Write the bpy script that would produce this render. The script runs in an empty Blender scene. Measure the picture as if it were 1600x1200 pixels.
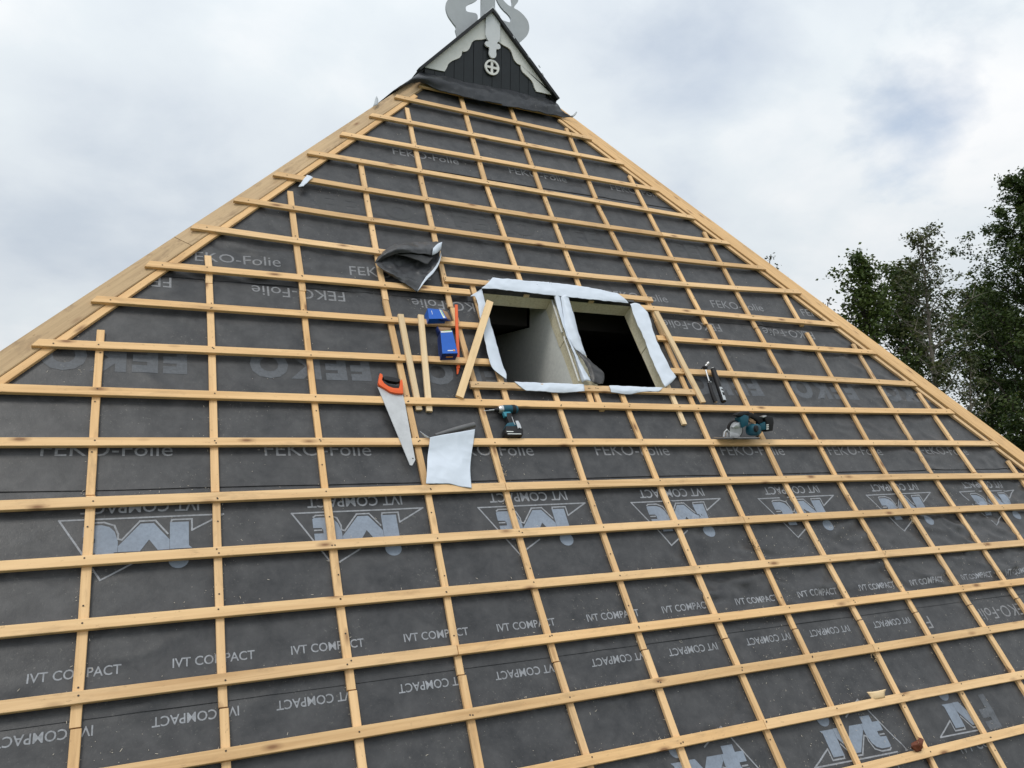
import bpy, bmesh, math, random
import numpy as np
from mathutils import Vector, Matrix, noise

random.seed(7)
rng = np.random.default_rng(7)
S = bpy.context.scene
COL = S.collection
rad = math.radians

# ------------------------------------------------------------------ camera, sky, sun, exposure
ZO = 4.69                                   # height of the roof-plane origin above the ground
CAM = Vector((-2.6204, -4.7001, -0.1885 + ZO))
RIGHT = Vector((0.90215, -0.43136, 0.00724))
DOWN = Vector((0.03191, 0.04998, -0.99824))
FWD = Vector((0.43024, 0.90079, 0.05886))
FPX = 1220.16                               # focal length in pixels of the 1600 px wide photograph
cd = bpy.data.cameras.new('camera'); cam = bpy.data.objects.new('camera', cd); COL.objects.link(cam)
cd.sensor_width = 36; cd.lens = FPX / 1600 * 36; cd.clip_start = 0.05; cd.clip_end = 3000
cam.matrix_world = Matrix(((RIGHT.x, -DOWN.x, -FWD.x, CAM.x), (RIGHT.y, -DOWN.y, -FWD.y, CAM.y),
                           (RIGHT.z, -DOWN.z, -FWD.z, CAM.z), (0, 0, 0, 1)))
S.camera = cam
S.view_settings.view_transform = 'Standard'; S.view_settings.look = 'None'
S.view_settings.exposure = 0.0; S.view_settings.gamma = 1; S.view_settings.use_curve_mapping = False

SUN_DIR = Vector((-0.36, -0.30, 0.88)).normalized()      # towards the sun, hidden by cloud
world = bpy.data.worlds.new('World'); S.world = world; world.use_nodes = True
wt = world.node_tree; wt.nodes.clear()
def wn(t, **k):
    n = wt.nodes.new(t)
    for a, b in k.items(): setattr(n, a, b)
    return n
def wl(a, b): wt.links.new(a, b)
def wmath(op, a, b=None, clamp=False):
    n = wn('ShaderNodeMath', operation=op); n.use_clamp = clamp
    for i, x in enumerate((a, b)):
        if x is None: continue
        if isinstance(x, (int, float)): n.inputs[i].default_value = x
        else: wl(x, n.inputs[i])
    return n.outputs[0]
sky = wn('ShaderNodeTexSky', sky_type='NISHITA'); sky.sun_disc = False
sky.sun_elevation = math.asin(SUN_DIR.z); sky.sun_rotation = math.atan2(SUN_DIR.x, SUN_DIR.y)
bg_sky = wn('ShaderNodeBackground'); bg_sky.inputs[1].default_value = 0.15
wl(sky.outputs[0], bg_sky.inputs[0])
tc = wn('ShaderNodeTexCoord'); sep = wn('ShaderNodeSeparateXYZ'); wl(tc.outputs['Generated'], sep.inputs[0])
zz = wmath('ADD', wmath('MAXIMUM', sep.outputs[2], 0.0), 0.42)
comb = wn('ShaderNodeCombineXYZ')
wl(wmath('DIVIDE', sep.outputs[0], zz), comb.inputs[0]); wl(wmath('DIVIDE', sep.outputs[1], zz), comb.inputs[1])
def wnoise(scale, detail, rough, off=(0, 0, 0), dist=0.0):
    mp = wn('ShaderNodeMapping'); mp.inputs['Location'].default_value = off
    wl(comb.outputs[0], mp.inputs[0])
    n = wn('ShaderNodeTexNoise'); n.inputs['Scale'].default_value = scale; n.inputs['Detail'].default_value = detail
    n.inputs['Roughness'].default_value = rough; n.inputs['Distortion'].default_value = dist
    wl(mp.outputs[0], n.inputs[0]); return n.outputs[0]
big = wnoise(1.3, 3, 0.45, (3.1, 0.4, 0), 0.2)
fine = wnoise(4.2, 7, 0.55, (7.7, 2.3, 0), 0.15)
shade = wmath('ADD', wmath('MULTIPLY', big, 0.70), wmath('MULTIPLY', fine, 0.30))
ramp = wn('ShaderNodeValToRGB'); wl(shade, ramp.inputs[0])
cr = ramp.color_ramp
cr.elements[0].position = 0.36; cr.elements[0].color = (0.61, 0.68, 0.765, 1)
cr.elements[1].position = 0.62; cr.elements[1].color = (0.97, 0.985, 1.0, 1)
e = cr.elements.new(0.445); e.color = (0.74, 0.80, 0.86, 1)
e = cr.elements.new(0.515); e.color = (0.80, 0.86, 0.905, 1)
bg_cloud = wn('ShaderNodeBackground'); bg_cloud.inputs[1].default_value = 1.0
wl(ramp.outputs[0], bg_cloud.inputs[0])
wl(wmath('ADD', 0.86, wmath('MULTIPLY', wmath('MAXIMUM', sep.outputs[2], 0.0), 0.42)), bg_cloud.inputs[1])     # overcast: brighter overhead
# thin places in the cloud cover where the blue shows
def gap(px, py, width, soft):
    d = (FWD * FPX + RIGHT * (px - 800) + DOWN * (py - 600)).normalized()
    vm = wn('ShaderNodeVectorMath', operation='DISTANCE'); wl(tc.outputs['Generated'], vm.inputs[0])
    vm.inputs[1].default_value = d
    w = wmath('ADD', vm.outputs['Value'], wmath('MULTIPLY', wmath('SUBTRACT', big, 0.5), 0.30))
    w = wmath('ADD', w, wmath('MULTIPLY', wmath('SUBTRACT', fine, 0.5), 0.30))
    return wmath('MULTIPLY', wmath('SUBTRACT', width, w), 1.0 / soft, True)
holes = wmath('MAXIMUM', wmath('MAXIMUM', gap(1475, 170, 0.115, 0.13), gap(1415, 255, 0.055, 0.10)), wmath('MULTIPLY', gap(1130, 90, 0.12, 0.2), 0.5))
thin = wn('ShaderNodeMapRange'); thin.inputs['From Min'].default_value = 0.62; thin.inputs['From Max'].default_value = 0.76
wl(wnoise(1.1, 3, 0.5, (11.3, 5.2, 0)), thin.inputs['Value'])
cover = wmath('MAXIMUM', wmath('MULTIPLY', holes, 0.78), wmath('MULTIPLY', thin.outputs[0], 0.5))
mixw = wn('ShaderNodeMixShader'); wl(cover, mixw.inputs[0]); wl(bg_cloud.outputs[0], mixw.inputs[1]); wl(bg_sky.outputs[0], mixw.inputs[2])
wout = wn('ShaderNodeOutputWorld'); wl(mixw.outputs[0], wout.inputs[0])

sd = bpy.data.lights.new('sun', 'SUN'); sun = bpy.data.objects.new('sun', sd); COL.objects.link(sun)
sd.energy = 1.35; sd.angle = rad(20); sd.color = (1.0, 0.95, 0.87)
sun.rotation_euler = (-SUN_DIR).to_track_quat('-Z', 'Y').to_euler(); sun.location = (-10, -10, 25)

# ------------------------------------------------------------------ roof coordinates
PITCH = rad(55); PC, PS = math.cos(PITCH), math.sin(PITCH)
NRM = Vector((0, -PS, PC)); UPS = Vector((0, PC, PS)); UAX = Vector((1, 0, 0))
ORG = Vector((0, 0, ZO))
def W(u, v, h=0.0):                         # u along the battens, v down the slope, h out of the roof
    return ORG + UAX * u - UPS * v + NRM * h
def roof_at(px, py, h=0.0):                 # where a sight line of the survey photo meets the roof
    d = FWD * FPX + RIGHT * (px - 800) + DOWN * (py - 600)
    o = CAM - ORG; k = (h - o.dot(NRM)) / d.dot(NRM); q = o + d * k
    return q.x, -q.dot(UPS)
def WP(px, py, h=0.0):
    u, v = roof_at(px, py, h); return W(u, v, h)
def at_depth(px, py, y):                    # the same for the upright plane at distance y
    d = FWD * FPX + RIGHT * (px - 800) + DOWN * (py - 600)
    return CAM + d * ((y - CAM.y) / d.y)
def hip_left(v): return -2.55 + (-1.0 - v) / 1.212      # u of the hips
def hip_right(v): return 3.262 + (v + 1.129) / 1.25

# ------------------------------------------------------------------ materials
def mat(name, color=(0.5, 0.5, 0.5), rough=0.6, metal=0.0, spec=0.5):
    m = bpy.data.materials.new(name); m.use_nodes = True
    b = m.node_tree.nodes['Principled BSDF']
    b.inputs['Base Color'].default_value = (*color, 1); b.inputs['Roughness'].default_value = rough
    b.inputs['Metallic'].default_value = metal; b.inputs['Specular IOR Level'].default_value = spec
    return m
class N:                                    # a little node builder
    def __init__(s, m): s.t = m.node_tree; s.b = s.t.nodes['Principled BSDF']
    def new(s, t, **k):
        n = s.t.nodes.new(t)
        for a, b in k.items(): setattr(n, a, b)
        return n
    def link(s, a, b): s.t.links.new(a, b)
    def coords(s, scale=(1, 1, 1), kind='Object', rnd=None):
        c = s.new('ShaderNodeTexCoord'); m = s.new('ShaderNodeMapping'); m.inputs['Scale'].default_value = scale
        s.link(c.outputs[kind], m.inputs[0])
        if rnd is not None:
            v = s.new('ShaderNodeVectorMath', operation='MULTIPLY_ADD')
            v.inputs[0].default_value = (17.3, 9.1, 5.7); s.link(rnd, v.inputs[1]); s.link(c.outputs[kind], v.inputs[2])
            s.link(v.outputs[0], m.inputs[0])
        return m.outputs[0]
    def noise(s, vec, scale, detail=4, rough=0.55, dist=0.0):
        n = s.new('ShaderNodeTexNoise'); n.inputs['Scale'].default_value = scale; n.inputs['Detail'].default_value = detail
        n.inputs['Roughness'].default_value = rough; n.inputs['Distortion'].default_value = dist
        s.link(vec, n.inputs[0]); return n.outputs[0]
    def ramp(s, fac, stops):
        r = s.new('ShaderNodeValToRGB'); s.link(fac, r.inputs[0]); c = r.color_ramp
        while len(c.elements) < len(stops): c.elements.new(0.5)
        for el, (p, col) in zip(c.elements, stops):
            el.position = p; el.color = (*col, 1) if len(col) == 3 else col
        return r.outputs[0]
    def mix(s, fac, a, b, mode='MIX'):
        n = s.new('ShaderNodeMix', data_type='RGBA', blend_type=mode)
        for i, x in ((0, fac), (6, a), (7, b)):
            if isinstance(x, (int, float)): n.inputs[i].default_value = x
            elif isinstance(x, tuple): n.inputs[i].default_value = (*x, 1)
            else: s.link(x, n.inputs[i])
        return n.outputs[2]
    def math(s, op, a, b=0.0, clamp=False):
        n = s.new('ShaderNodeMath', operation=op); n.use_clamp = clamp
        for i, x in enumerate((a, b)):
            if isinstance(x, (int, float)): n.inputs[i].default_value = x
            else: s.link(x, n.inputs[i])
        return n.outputs[0]
    def bump(s, hgt, strength=0.3, dist=0.002):
        n = s.new('ShaderNodeBump'); n.inputs['Strength'].default_value = strength; n.inputs['Distance'].default_value = dist
        s.link(hgt, n.inputs['Height']); s.link(n.outputs[0], s.b.inputs['Normal'])
    def color(s, c): s.link(c, s.b.inputs['Base Color'])

def wood(name, dark, light, stain=0.35, knots=True):
    m = mat(name, light, 0.62, 0, 0.3); n = N(m)
    info = n.new('ShaderNodeObjectInfo'); r = info.outputs['Random']
    g = n.coords((1.6, 42, 42), rnd=r)
    grain = n.noise(g, 1.0, 5, 0.6, 0.6)
    broad = n.noise(n.coords((1.1, 7, 7), rnd=r), 1.0, 3, 0.5)
    c = n.ramp(grain, [(0.30, dark), (0.62, light)])
    c = n.mix(n.ramp(broad, [(0.35, (0, 0, 0)), (0.72, (0.55,) * 3)]), c, tuple(min(1, x * 1.13) for x in light))
    # each piece its own tone
    tone = n.ramp(r, [(0.0, (0.82, 0.77, 0.70)), (0.3, (0.98, 0.95, 0.90)), (0.55, (1.04, 1.02, 1.0)), (0.8, (1.0, 0.92, 0.80)), (1.0, (0.88, 0.88, 0.90))])
    c = n.mix(1.0, c, tone, 'MULTIPLY')
    dirt = n.noise(n.coords((3, 9, 9), rnd=r), 1.3, 6, 0.7, 0.4)
    c = n.mix(n.ramp(dirt, [(0.54, (0, 0, 0)), (0.76, (stain,) * 3)]), c, (0.20, 0.13, 0.075))
    fl = n.noise(n.coords((26, 60, 60), rnd=r), 1.0, 3, 0.7)                  # saw fuzz, scuffs
    c = n.mix(n.ramp(fl, [(0.63, (0, 0, 0)), (0.72, (0.7 * stain + 0.10,) * 3)]), c, (0.25, 0.15, 0.08))
    if knots:
        v = n.new('ShaderNodeTexVoronoi'); v.inputs['Scale'].default_value = 1.0
        n.link(n.coords((3.4, 10, 2), rnd=r), v.inputs['Vector'])
        k = n.ramp(v.outputs['Distance'], [(0.06, (0.9,) * 3), (0.11, (0.45,) * 3), (0.20, (0, 0, 0))])
        c = n.mix(k, c, (0.21, 0.10, 0.045))
    n.color(c); n.bump(grain, 0.35, 0.0015)
    return m
M = {}
M['batten'] = wood('batten_pine', (0.58, 0.37, 0.185), (0.775, 0.54, 0.298), 0.4)
M['counter'] = wood('counter_batten_pine', (0.58, 0.37, 0.185), (0.78, 0.54, 0.295), 0.5)
M['plank'] = wood('hip_plank_pine', (0.53, 0.325, 0.145), (0.72, 0.475, 0.235), 0.5)
M['plank_grey'] = wood('left_hip_plank_pine', (0.35, 0.245, 0.14), (0.50, 0.365, 0.215), 0.9)  # left hip planks: darker, greyer tone than the right, with more stain
M['fresh'] = wood('fresh_sawn_pine', (0.66, 0.49, 0.28), (0.80, 0.63, 0.41), 0.25)
M['shaving'] = mat('pale_shaving', (0.55, 0.50, 0.42), 0.8)
M['old_wood'] = wood('old_roof_timber', (0.09, 0.06, 0.04), (0.16, 0.11, 0.07), 0.3)

def membrane_mat(name, lo, hi, bump=0.25):
    m = mat(name, hi, 0.5, 0, 0.42); n = N(m)
    a = n.noise(n.coords((1, 1, 1)), 2.3, 5, 0.6, 0.3)
    b = n.noise(n.coords((1, 1, 1)), 26, 5, 0.65)
    a2 = n.noise(n.coords((1, 1, 1)), 8.5, 4, 0.6, 0.4)
    c = n.ramp(n.math('ADD', n.math('MULTIPLY', a2, 0.55), n.math('ADD', n.math('MULTIPLY', a, 0.25), n.math('MULTIPLY', b, 0.2))), [(0.36, lo), (0.63, hi)])
    dust = n.noise(n.coords((1, 1, 1)), 70, 4, 0.75)
    d2 = n.noise(n.coords((1, 1, 1)), 3.1, 3, 0.5)
    f = n.math('MULTIPLY', n.ramp(dust, [(0.60, (0, 0, 0)), (0.72, (0.75,) * 3)]), n.ramp(d2, [(0.42, (0.12,) * 3), (0.68, (1, 1, 1))]))
    c = n.mix(f, c, (0.26, 0.25, 0.225)); sp = n.noise(n.coords((1, 1, 1)), 210, 2, 0.5); c = n.mix(n.ramp(sp, [(0.75, (0, 0, 0)), (0.80, (0.6,) * 3)]), c, (0.30, 0.29, 0.27)); n.color(c)
    rr = n.ramp(a, [(0.3, (0.33,) * 3), (0.7, (0.47,) * 3)]); n.link(rr, n.b.inputs['Roughness'])
    fib = n.noise(n.coords((260, 90, 260)), 1.0, 2, 0.6)
    h = n.math('ADD', n.math('MULTIPLY', b, 0.7), n.math('MULTIPLY', fib, 0.3)); n.bump(h, bump, 0.004)
    return m
M['membrane'] = membrane_mat('underlay_black', (0.028, 0.029, 0.032), (0.071, 0.071, 0.074), 0.4)
M['membrane_dark'] = membrane_mat('underlay_offcut_black', (0.022, 0.022, 0.024), (0.042, 0.042, 0.045), 0.15)
M['grey_roll'] = membrane_mat('grey_membrane_roll', (0.10, 0.10, 0.105), (0.15, 0.15, 0.155), 0.15)
M['offcut'] = membrane_mat('crumpled_offcut_black', (0.034, 0.035, 0.039), (0.078, 0.080, 0.086), 0.15)
M['lead'] = membrane_mat('flashing_black', (0.018, 0.020, 0.024), (0.040, 0.043, 0.050), 0.3)
N(M['lead']).b.inputs['Roughness'].default_value = 0.4

def print_mat(name, col, wear=0.2):
    m = mat(name, col, 0.55, 0, 0.4); n = N(m)
    a = n.noise(n.coords((1, 1, 1)), 60, 4, 0.7); b = n.noise(n.coords((1, 1, 1)), 5, 4, 0.6)
    w = n.math('MULTIPLY', n.ramp(a, [(0.40, (1, 1, 1)), (0.68, (wear,) * 3)]), n.ramp(b, [(0.3, (0.6,) * 3), (0.6, (1, 1, 1))]))
    n.color(n.mix(w, tuple(x * 0.45 + 0.02 for x in col), col)); return m
M['ink_thin'] = print_mat('print_thin_grey', (0.27, 0.275, 0.29))
M['ink_text'] = print_mat('print_text_grey', (0.34, 0.355, 0.385))
M['ink_logo'] = print_mat('print_logo_blue_grey', (0.25, 0.295, 0.365), 0.62)
M['ink_big'] = print_mat('print_big_dark_grey', (0.115, 0.125, 0.142))
M['ink_faint'] = print_mat('print_faint', (0.060, 0.062, 0.066))

def fleece(name, col):
    m = mat(name, col, 0.75, 0, 0.2); n = N(m)
    a = n.noise(n.coords((1, 1, 1)), 14, 5, 0.65); b = n.noise(n.coords((1, 1, 1)), 90, 3, 0.6)
    c = n.ramp(a, [(0.3, tuple(x * 0.95 for x in col)), (0.6, col)])
    c = n.mix(n.ramp(b, [(0.70, (0, 0, 0)), (0.8, (0.2,) * 3)]), c, (0.4, 0.4, 0.4)); n.color(c); n.bump(b, 0.15, 0.002); return m
M['white_fleece'] = fleece('white_membrane_underside', (0.64, 0.70, 0.785))
def foam():
    m = mat('insulation_foam_cream', (0.62, 0.56, 0.40), 0.85, 0, 0.1); n = N(m)
    a = n.noise(n.coords((1, 1, 1)), 55, 5, 0.7); b = n.noise(n.coords((1, 1, 1)), 6, 3, 0.6)
    c = n.ramp(a, [(0.3, (0.62, 0.55, 0.38)), (0.6, (0.82, 0.76, 0.57))])
    c = n.mix(n.ramp(b, [(0.4, (0, 0, 0)), (0.75, (0.5,) * 3)]), c, (0.86, 0.82, 0.68)); n.color(c); n.bump(a, 0.6, 0.006); return m
M['foam'] = foam()
def plaster():
    m = mat('rough_plaster', (0.5, 0.5, 0.48), 0.9, 0, 0.1); n = N(m)
    a = n.noise(n.coords((1, 1, 1)), 38, 5, 0.65); c = n.ramp(a, [(0.3, (0.74, 0.76, 0.74)), (0.65, (0.84, 0.86, 0.83))])
    n.color(c); n.bump(a, 0.25, 0.006); return m
M['plaster'] = plaster()
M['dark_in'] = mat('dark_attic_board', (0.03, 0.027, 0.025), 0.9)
def paint(name, col, var=0.12, rough=0.5, sc=9):
    m = mat(name, col, rough, 0, 0.4); n = N(m)
    a = n.noise(n.coords((1, 1, 1)), sc, 6, 0.7); b = n.noise(n.coords((1, 1, 1)), sc * 9, 3, 0.7)
    c = n.ramp(a, [(0.3, tuple(x * (1 - var) for x in col)), (0.65, col)])
    c = n.mix(n.ramp(b, [(0.66, (0, 0, 0)), (0.8, (0.25,) * 3)]), c, tuple(0.5 * x + 0.05 for x in col)); n.color(c); n.bump(b, 0.12, 0.002); return m
M['white'] = paint('weathered_white_paint', (0.82, 0.83, 0.80), 0.12, 0.55)
M['swan'] = paint('old_white_paint_grey', (0.50, 0.53, 0.56), 0.10, 0.6)
M['finial'] = paint('finial_white_paint', (0.72, 0.75, 0.78), 0.08, 0.6)
M['black_paint'] = paint('black_green_paint', (0.012, 0.017, 0.020), 0.4, 0.38)
M['trim'] = paint('black_edge_trim', (0.016, 0.018, 0.020), 0.3, 0.5)
M['nail'] = mat('nail_dark', (0.05, 0.035, 0.025), 0.6, 0.3)
M['steel'] = paint('worn_steel', (0.52, 0.52, 0.53), 0.25, 0.36, 12); N(M['steel']).b.inputs['Metallic'].default_value = 0.75
M['blade'] = paint('saw_blade_steel', (0.56, 0.57, 0.58), 0.2, 0.45, 10); N(M['blade']).b.inputs['Metallic'].default_value = 0.35
M['silver'] = mat('bare_alloy', (0.55, 0.56, 0.57), 0.35, 0.8)
M['orange'] = paint('orange_plastic', (0.80, 0.115, 0.018), 0.12, 0.42, 20)
M['rubber'] = paint('black_rubber', (0.010, 0.010, 0.012), 0.3, 0.6, 20)
M['teal'] = paint('teal_plastic', (0.006, 0.082, 0.125), 0.2, 0.42, 25)
M['teal_light'] = paint('teal_plastic_bright', (0.045, 0.27, 0.36), 0.2, 0.45, 25)
M['blue_card'] = paint('blue_carton', (0.013, 0.115, 0.52), 0.12, 0.45, 15)
M['blue_dark'] = paint('dark_blue_carton', (0.010, 0.030, 0.16), 0.12, 0.5, 15)
M['card'] = paint('brown_cardboard', (0.33, 0.20, 0.11), 0.15, 0.8, 15)
M['label_white'] = mat('white_label', (0.75, 0.77, 0.75), 0.5)
M['label_green'] = mat('green_label', (0.25, 0.52, 0.10), 0.5)
M['label_orange'] = mat('orange_label', (0.75, 0.30, 0.03), 0.5)
M['dead_leaf'] = paint('dry_leaf_brown', (0.16, 0.045, 0.02), 0.4, 0.6, 30)
M['bark'] = paint('bark', (0.055, 0.046, 0.036), 0.45, 0.9, 6)
M['pale_bark'] = paint('pale_bark', (0.24, 0.215, 0.185), 0.4, 0.9, 5)
def leaf(name, a, b, c3):
    m = mat(name, a, 0.5, 0, 0.35); n = N(m)
    g = n.new('ShaderNodeNewGeometry')
    r = g.outputs['Random Per Island']
    x = n.noise(n.coords((1, 1, 1)), 1.3, 3, 0.6)
    c = n.ramp(r, [(0.0, a), (0.55, b), (0.93, b), (1.0, c3)])
    c = n.mix(n.ramp(x, [(0.35, (0, 0, 0)), (0.62, (0.75,) * 3)]), c, tuple(v * q for v, q in zip(b, (1.9, 1.55, 1.1)))); n.color(c)
    tr = n.new('ShaderNodeBsdfTranslucent'); n.link(c, tr.inputs[0]); mx = n.new('ShaderNodeMixShader'); mx.inputs[0].default_value = 0.22
    out = m.node_tree.nodes['Material Output']; n.link(n.b.outputs[0], mx.inputs[1]); n.link(tr.outputs[0], mx.inputs[2]); n.link(mx.outputs[0], out.inputs[0])
    return m
M['leaf_a'] = leaf('leaf_alder', (0.024, 0.045, 0.014), (0.050, 0.084, 0.023), (0.13, 0.10, 0.02))
M['leaf_b'] = leaf('leaf_birch', (0.026, 0.038, 0.017), (0.050, 0.068, 0.026), (0.13, 0.11, 0.04))
M['leaf_c'] = leaf('leaf_oak', (0.017, 0.035, 0.012), (0.037, 0.066, 0.018), (0.10, 0.085, 0.015))

def grass():
    m = mat('meadow_grass', (0.05, 0.08, 0.02), 0.9, 0, 0.1); n = N(m)
    a = n.noise(n.coords((1, 1, 1)), 0.4, 6, 0.7); n.color(n.ramp(a, [(0.3, (0.035, 0.055, 0.016)), (0.7, (0.075, 0.10, 0.03))])); return m
M['grass'] = grass()
def brick():
    m = mat('brickwork', (0.25, 0.1, 0.07), 0.85); n = N(m)
    t = n.new('ShaderNodeTexBrick'); t.inputs['Scale'].default_value = 1.0
    t.inputs['Color1'].default_value = (0.26, 0.10, 0.065, 1); t.inputs['Color2'].default_value = (0.19, 0.075, 0.055, 1)
    t.inputs['Mortar'].default_value = (0.35, 0.33, 0.30, 1); t.inputs['Brick Width'].default_value = 0.21
    t.inputs['Row Height'].default_value = 0.062; t.inputs['Mortar Size'].default_value = 0.008
    n.link(n.coords((1, 1, 1), 'UV'), t.inputs['Vector']); n.color(t.outputs[0]); return m
M['brick'] = brick()
M['tile'] = paint('old_roof_tile', (0.22, 0.085, 0.055), 0.3, 0.8, 3)

# ------------------------------------------------------------------ mesh helpers
def link(name, me, m=None, parent=None):
    o = bpy.data.objects.new(name, me); COL.objects.link(o)
    if m is not None:
        for x in (m if isinstance(m, (list, tuple)) else [m]): me.materials.append(x)
    if parent is not None: o.parent = parent
    return o
def mesh(name, verts, faces, m=None, parent=None, smooth=False, mi=None):
    me = bpy.data.meshes.new(name); me.from_pydata([tuple(v) for v in verts], [], faces); me.update()
    if smooth: me.polygons.foreach_set('use_smooth', [True] * len(faces))
    o = link(name, me, m, parent)
    if mi: me.polygons.foreach_set('material_index', mi)
    return o
def from_bm(name, bm, m=None, parent=None, smooth=False, angle=None):
    me = bpy.data.meshes.new(name); bm.normal_update(); bm.to_mesh(me); bm.free()
    if smooth:
        me.polygons.foreach_set('use_smooth', [True] * len(me.polygons))
        me.set_sharp_from_angle(angle=rad(angle or 40))
    return link(name, me, m, parent)
def empty(name, loc, label=None, cat=None, group=None):
    o = bpy.data.objects.new(name, None); COL.objects.link(o); o.location = loc; o.empty_display_size = 0.2
    if label: o['label'] = label; o['category'] = cat
    if group: o['group'] = group
    return o
def tag(o, label, cat, group=None, kind=None):
    if label: o['label'] = label
    if cat: o['category'] = cat
    if group: o['group'] = group
    if kind: o['kind'] = kind
    return o
def frame(o, x, z, at):                     # orient an object: local X along x, local Z along z
    x = x.normalized(); y = z.cross(x).normalized(); z = x.cross(y)
    o.matrix_world = Matrix(((x.x, y.x, z.x, at.x), (x.y, y.y, z.y, at.y), (x.z, y.z, z.z, at.z), (0, 0, 0, 1)))

def bar(name, a, b, width, thick, m, parent=None, out=NRM, bow=None, segs=6, cut=(0, 0), bev=0.0022, jit=0.0008, twist=0.0):
    """a squared timber from a to b (centre of its top face), top face looking along `out`"""
    x = (b - a); L = x.length; xs = x / L
    y = out.cross(xs).normalized(); z = xs.cross(y)
    w2 = width / 2
    sec = [(-w2 + bev, 0), (w2 - bev, 0), (w2, -bev), (w2, -thick + bev), (w2 - bev, -thick), (-w2 + bev, -thick), (-w2, -thick + bev), (-w2, -bev)]
    V = []; F = []
    for i in range(segs + 1):
        t = i / segs; s = t * L
        by = bow(t) if bow else 0.0
        j1, j2 = random.uniform(-jit, jit), random.uniform(-jit, jit)
        for (p, q) in sec:
            dx = 0
            if i == 0: dx = cut[0] * p
            if i == segs: dx = cut[1] * p
            V.append((s + dx, p + by + j1, q + j2))
    for i in range(segs):
        for k in range(8):
            k2 = (k + 1) % 8
            F.append((i * 8 + k, (i + 1) * 8 + k, (i + 1) * 8 + k2, i * 8 + k2))
    F.append(tuple(range(8))); F.append(tuple(segs * 8 + k for k in reversed(range(8))))
    F = [tuple(reversed(f)) for f in F]
    o = mesh(name, V, F, m, None)
    frame(o, xs, z, a)
    if parent is not None:
        o.parent = parent; o.matrix_parent_inverse = parent.matrix_basis.inverted()
    return o
def attach(o, parent):
    o.parent = parent; o.matrix_parent_inverse = parent.matrix_basis.inverted(); return o

def box_bm(bm, c, s, rot=None, bev=0.0, seg=2):
    r = bmesh.ops.create_cube(bm, size=1.0)
    vs = r['verts']; mt = Matrix.Translation(c) @ (rot.to_4x4() if rot else Matrix.Identity(4)) @ Matrix.Diagonal((*s, 1))
    bmesh.ops.transform(bm, matrix=mt, verts=vs)
    if bev:
        es = list({e for v in vs for e in v.link_edges})
        bmesh.ops.bevel(bm, geom=es, offset=bev, segments=seg, affect='EDGES', profile=0.6)
def lathe_bm(bm, prof, axis_o, axis_d, n=16):
    d = axis_d.normalized(); a = d.orthogonal().normalized(); b = d.cross(a)
    rings = []
    for (t, r) in prof:
        rings.append([bm.verts.new(axis_o + d * t + (a * math.cos(2 * math.pi * k / n) + b * math.sin(2 * math.pi * k / n)) * r) for k in range(n)])
    for r1, r2 in zip(rings[:-1], rings[1:]):
        for k in range(n): bm.faces.new((r1[k], r1[(k + 1) % n], r2[(k + 1) % n], r2[k]))
    bm.faces.new(list(reversed(rings[0]))); bm.faces.new(rings[-1])
def tube_bm(bm, pts, radii, n=8):
    rings = []
    for i, p in enumerate(pts):
        d = (pts[min(i + 1, len(pts) - 1)] - pts[max(i - 1, 0)]).normalized()
        a = d.cross(Vector((0.31, 0.52, 0.79))).normalized(); b = d.cross(a)
        r = radii[i] if isinstance(radii, (list, tuple)) else radii
        rings.append([bm.verts.new(p + (a * math.cos(2 * math.pi * k / n) + b * math.sin(2 * math.pi * k / n)) * r) for k in range(n)])
    for r1, r2 in zip(rings[:-1], rings[1:]):
        for k in range(n): bm.faces.new((r1[k], r1[(k + 1) % n], r2[(k + 1) % n], r2[k]))
    bm.faces.new(list(reversed(rings[0]))); bm.faces.new(rings[-1])
def prism_bm(bm, pts, depth, bev=0.0):
    """pts: 3D outline (planar); extruded by the vector depth"""
    f = bm.faces.new([bm.verts.new(p) for p in pts])
    r = bmesh.ops.extrude_face_region(bm, geom=[f])
    nv = [g for g in r['geom'] if isinstance(g, bmesh.types.BMVert)]
    bmesh.ops.translate(bm, vec=depth, verts=nv)
    allv = list(f.verts) + nv if f.is_valid else nv
    bmesh.ops.recalc_face_normals(bm, faces=list({fc for v in allv for fc in v.link_faces}))
    if bev:
        es = list({e for v in allv for e in v.link_edges if len(e.link_faces) == 2 and e.calc_face_angle(0) > 0.5})
        bmesh.ops.bevel(bm, geom=es, offset=bev, segments=2, affect='EDGES', profile=0.6)
def smooth_line(pts, n):                    # Catmull-Rom through points
    pts = [Vector(p) for p in pts]; P = [pts[0] * 2 - pts[1]] + pts + [pts[-1] * 2 - pts[-2]]; out = []
    m = len(pts) - 1
    for i in range(n + 1):
        t = i / n * m; k = min(int(t), m - 1); f = t - k; a, b, c, d = P[k:k + 4]
        out.append(0.5 * (2 * b + (c - a) * f + (2 * a - 5 * b + 4 * c - d) * f * f + (3 * b - a - 3 * c + d) * f ** 3))
    return out
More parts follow.
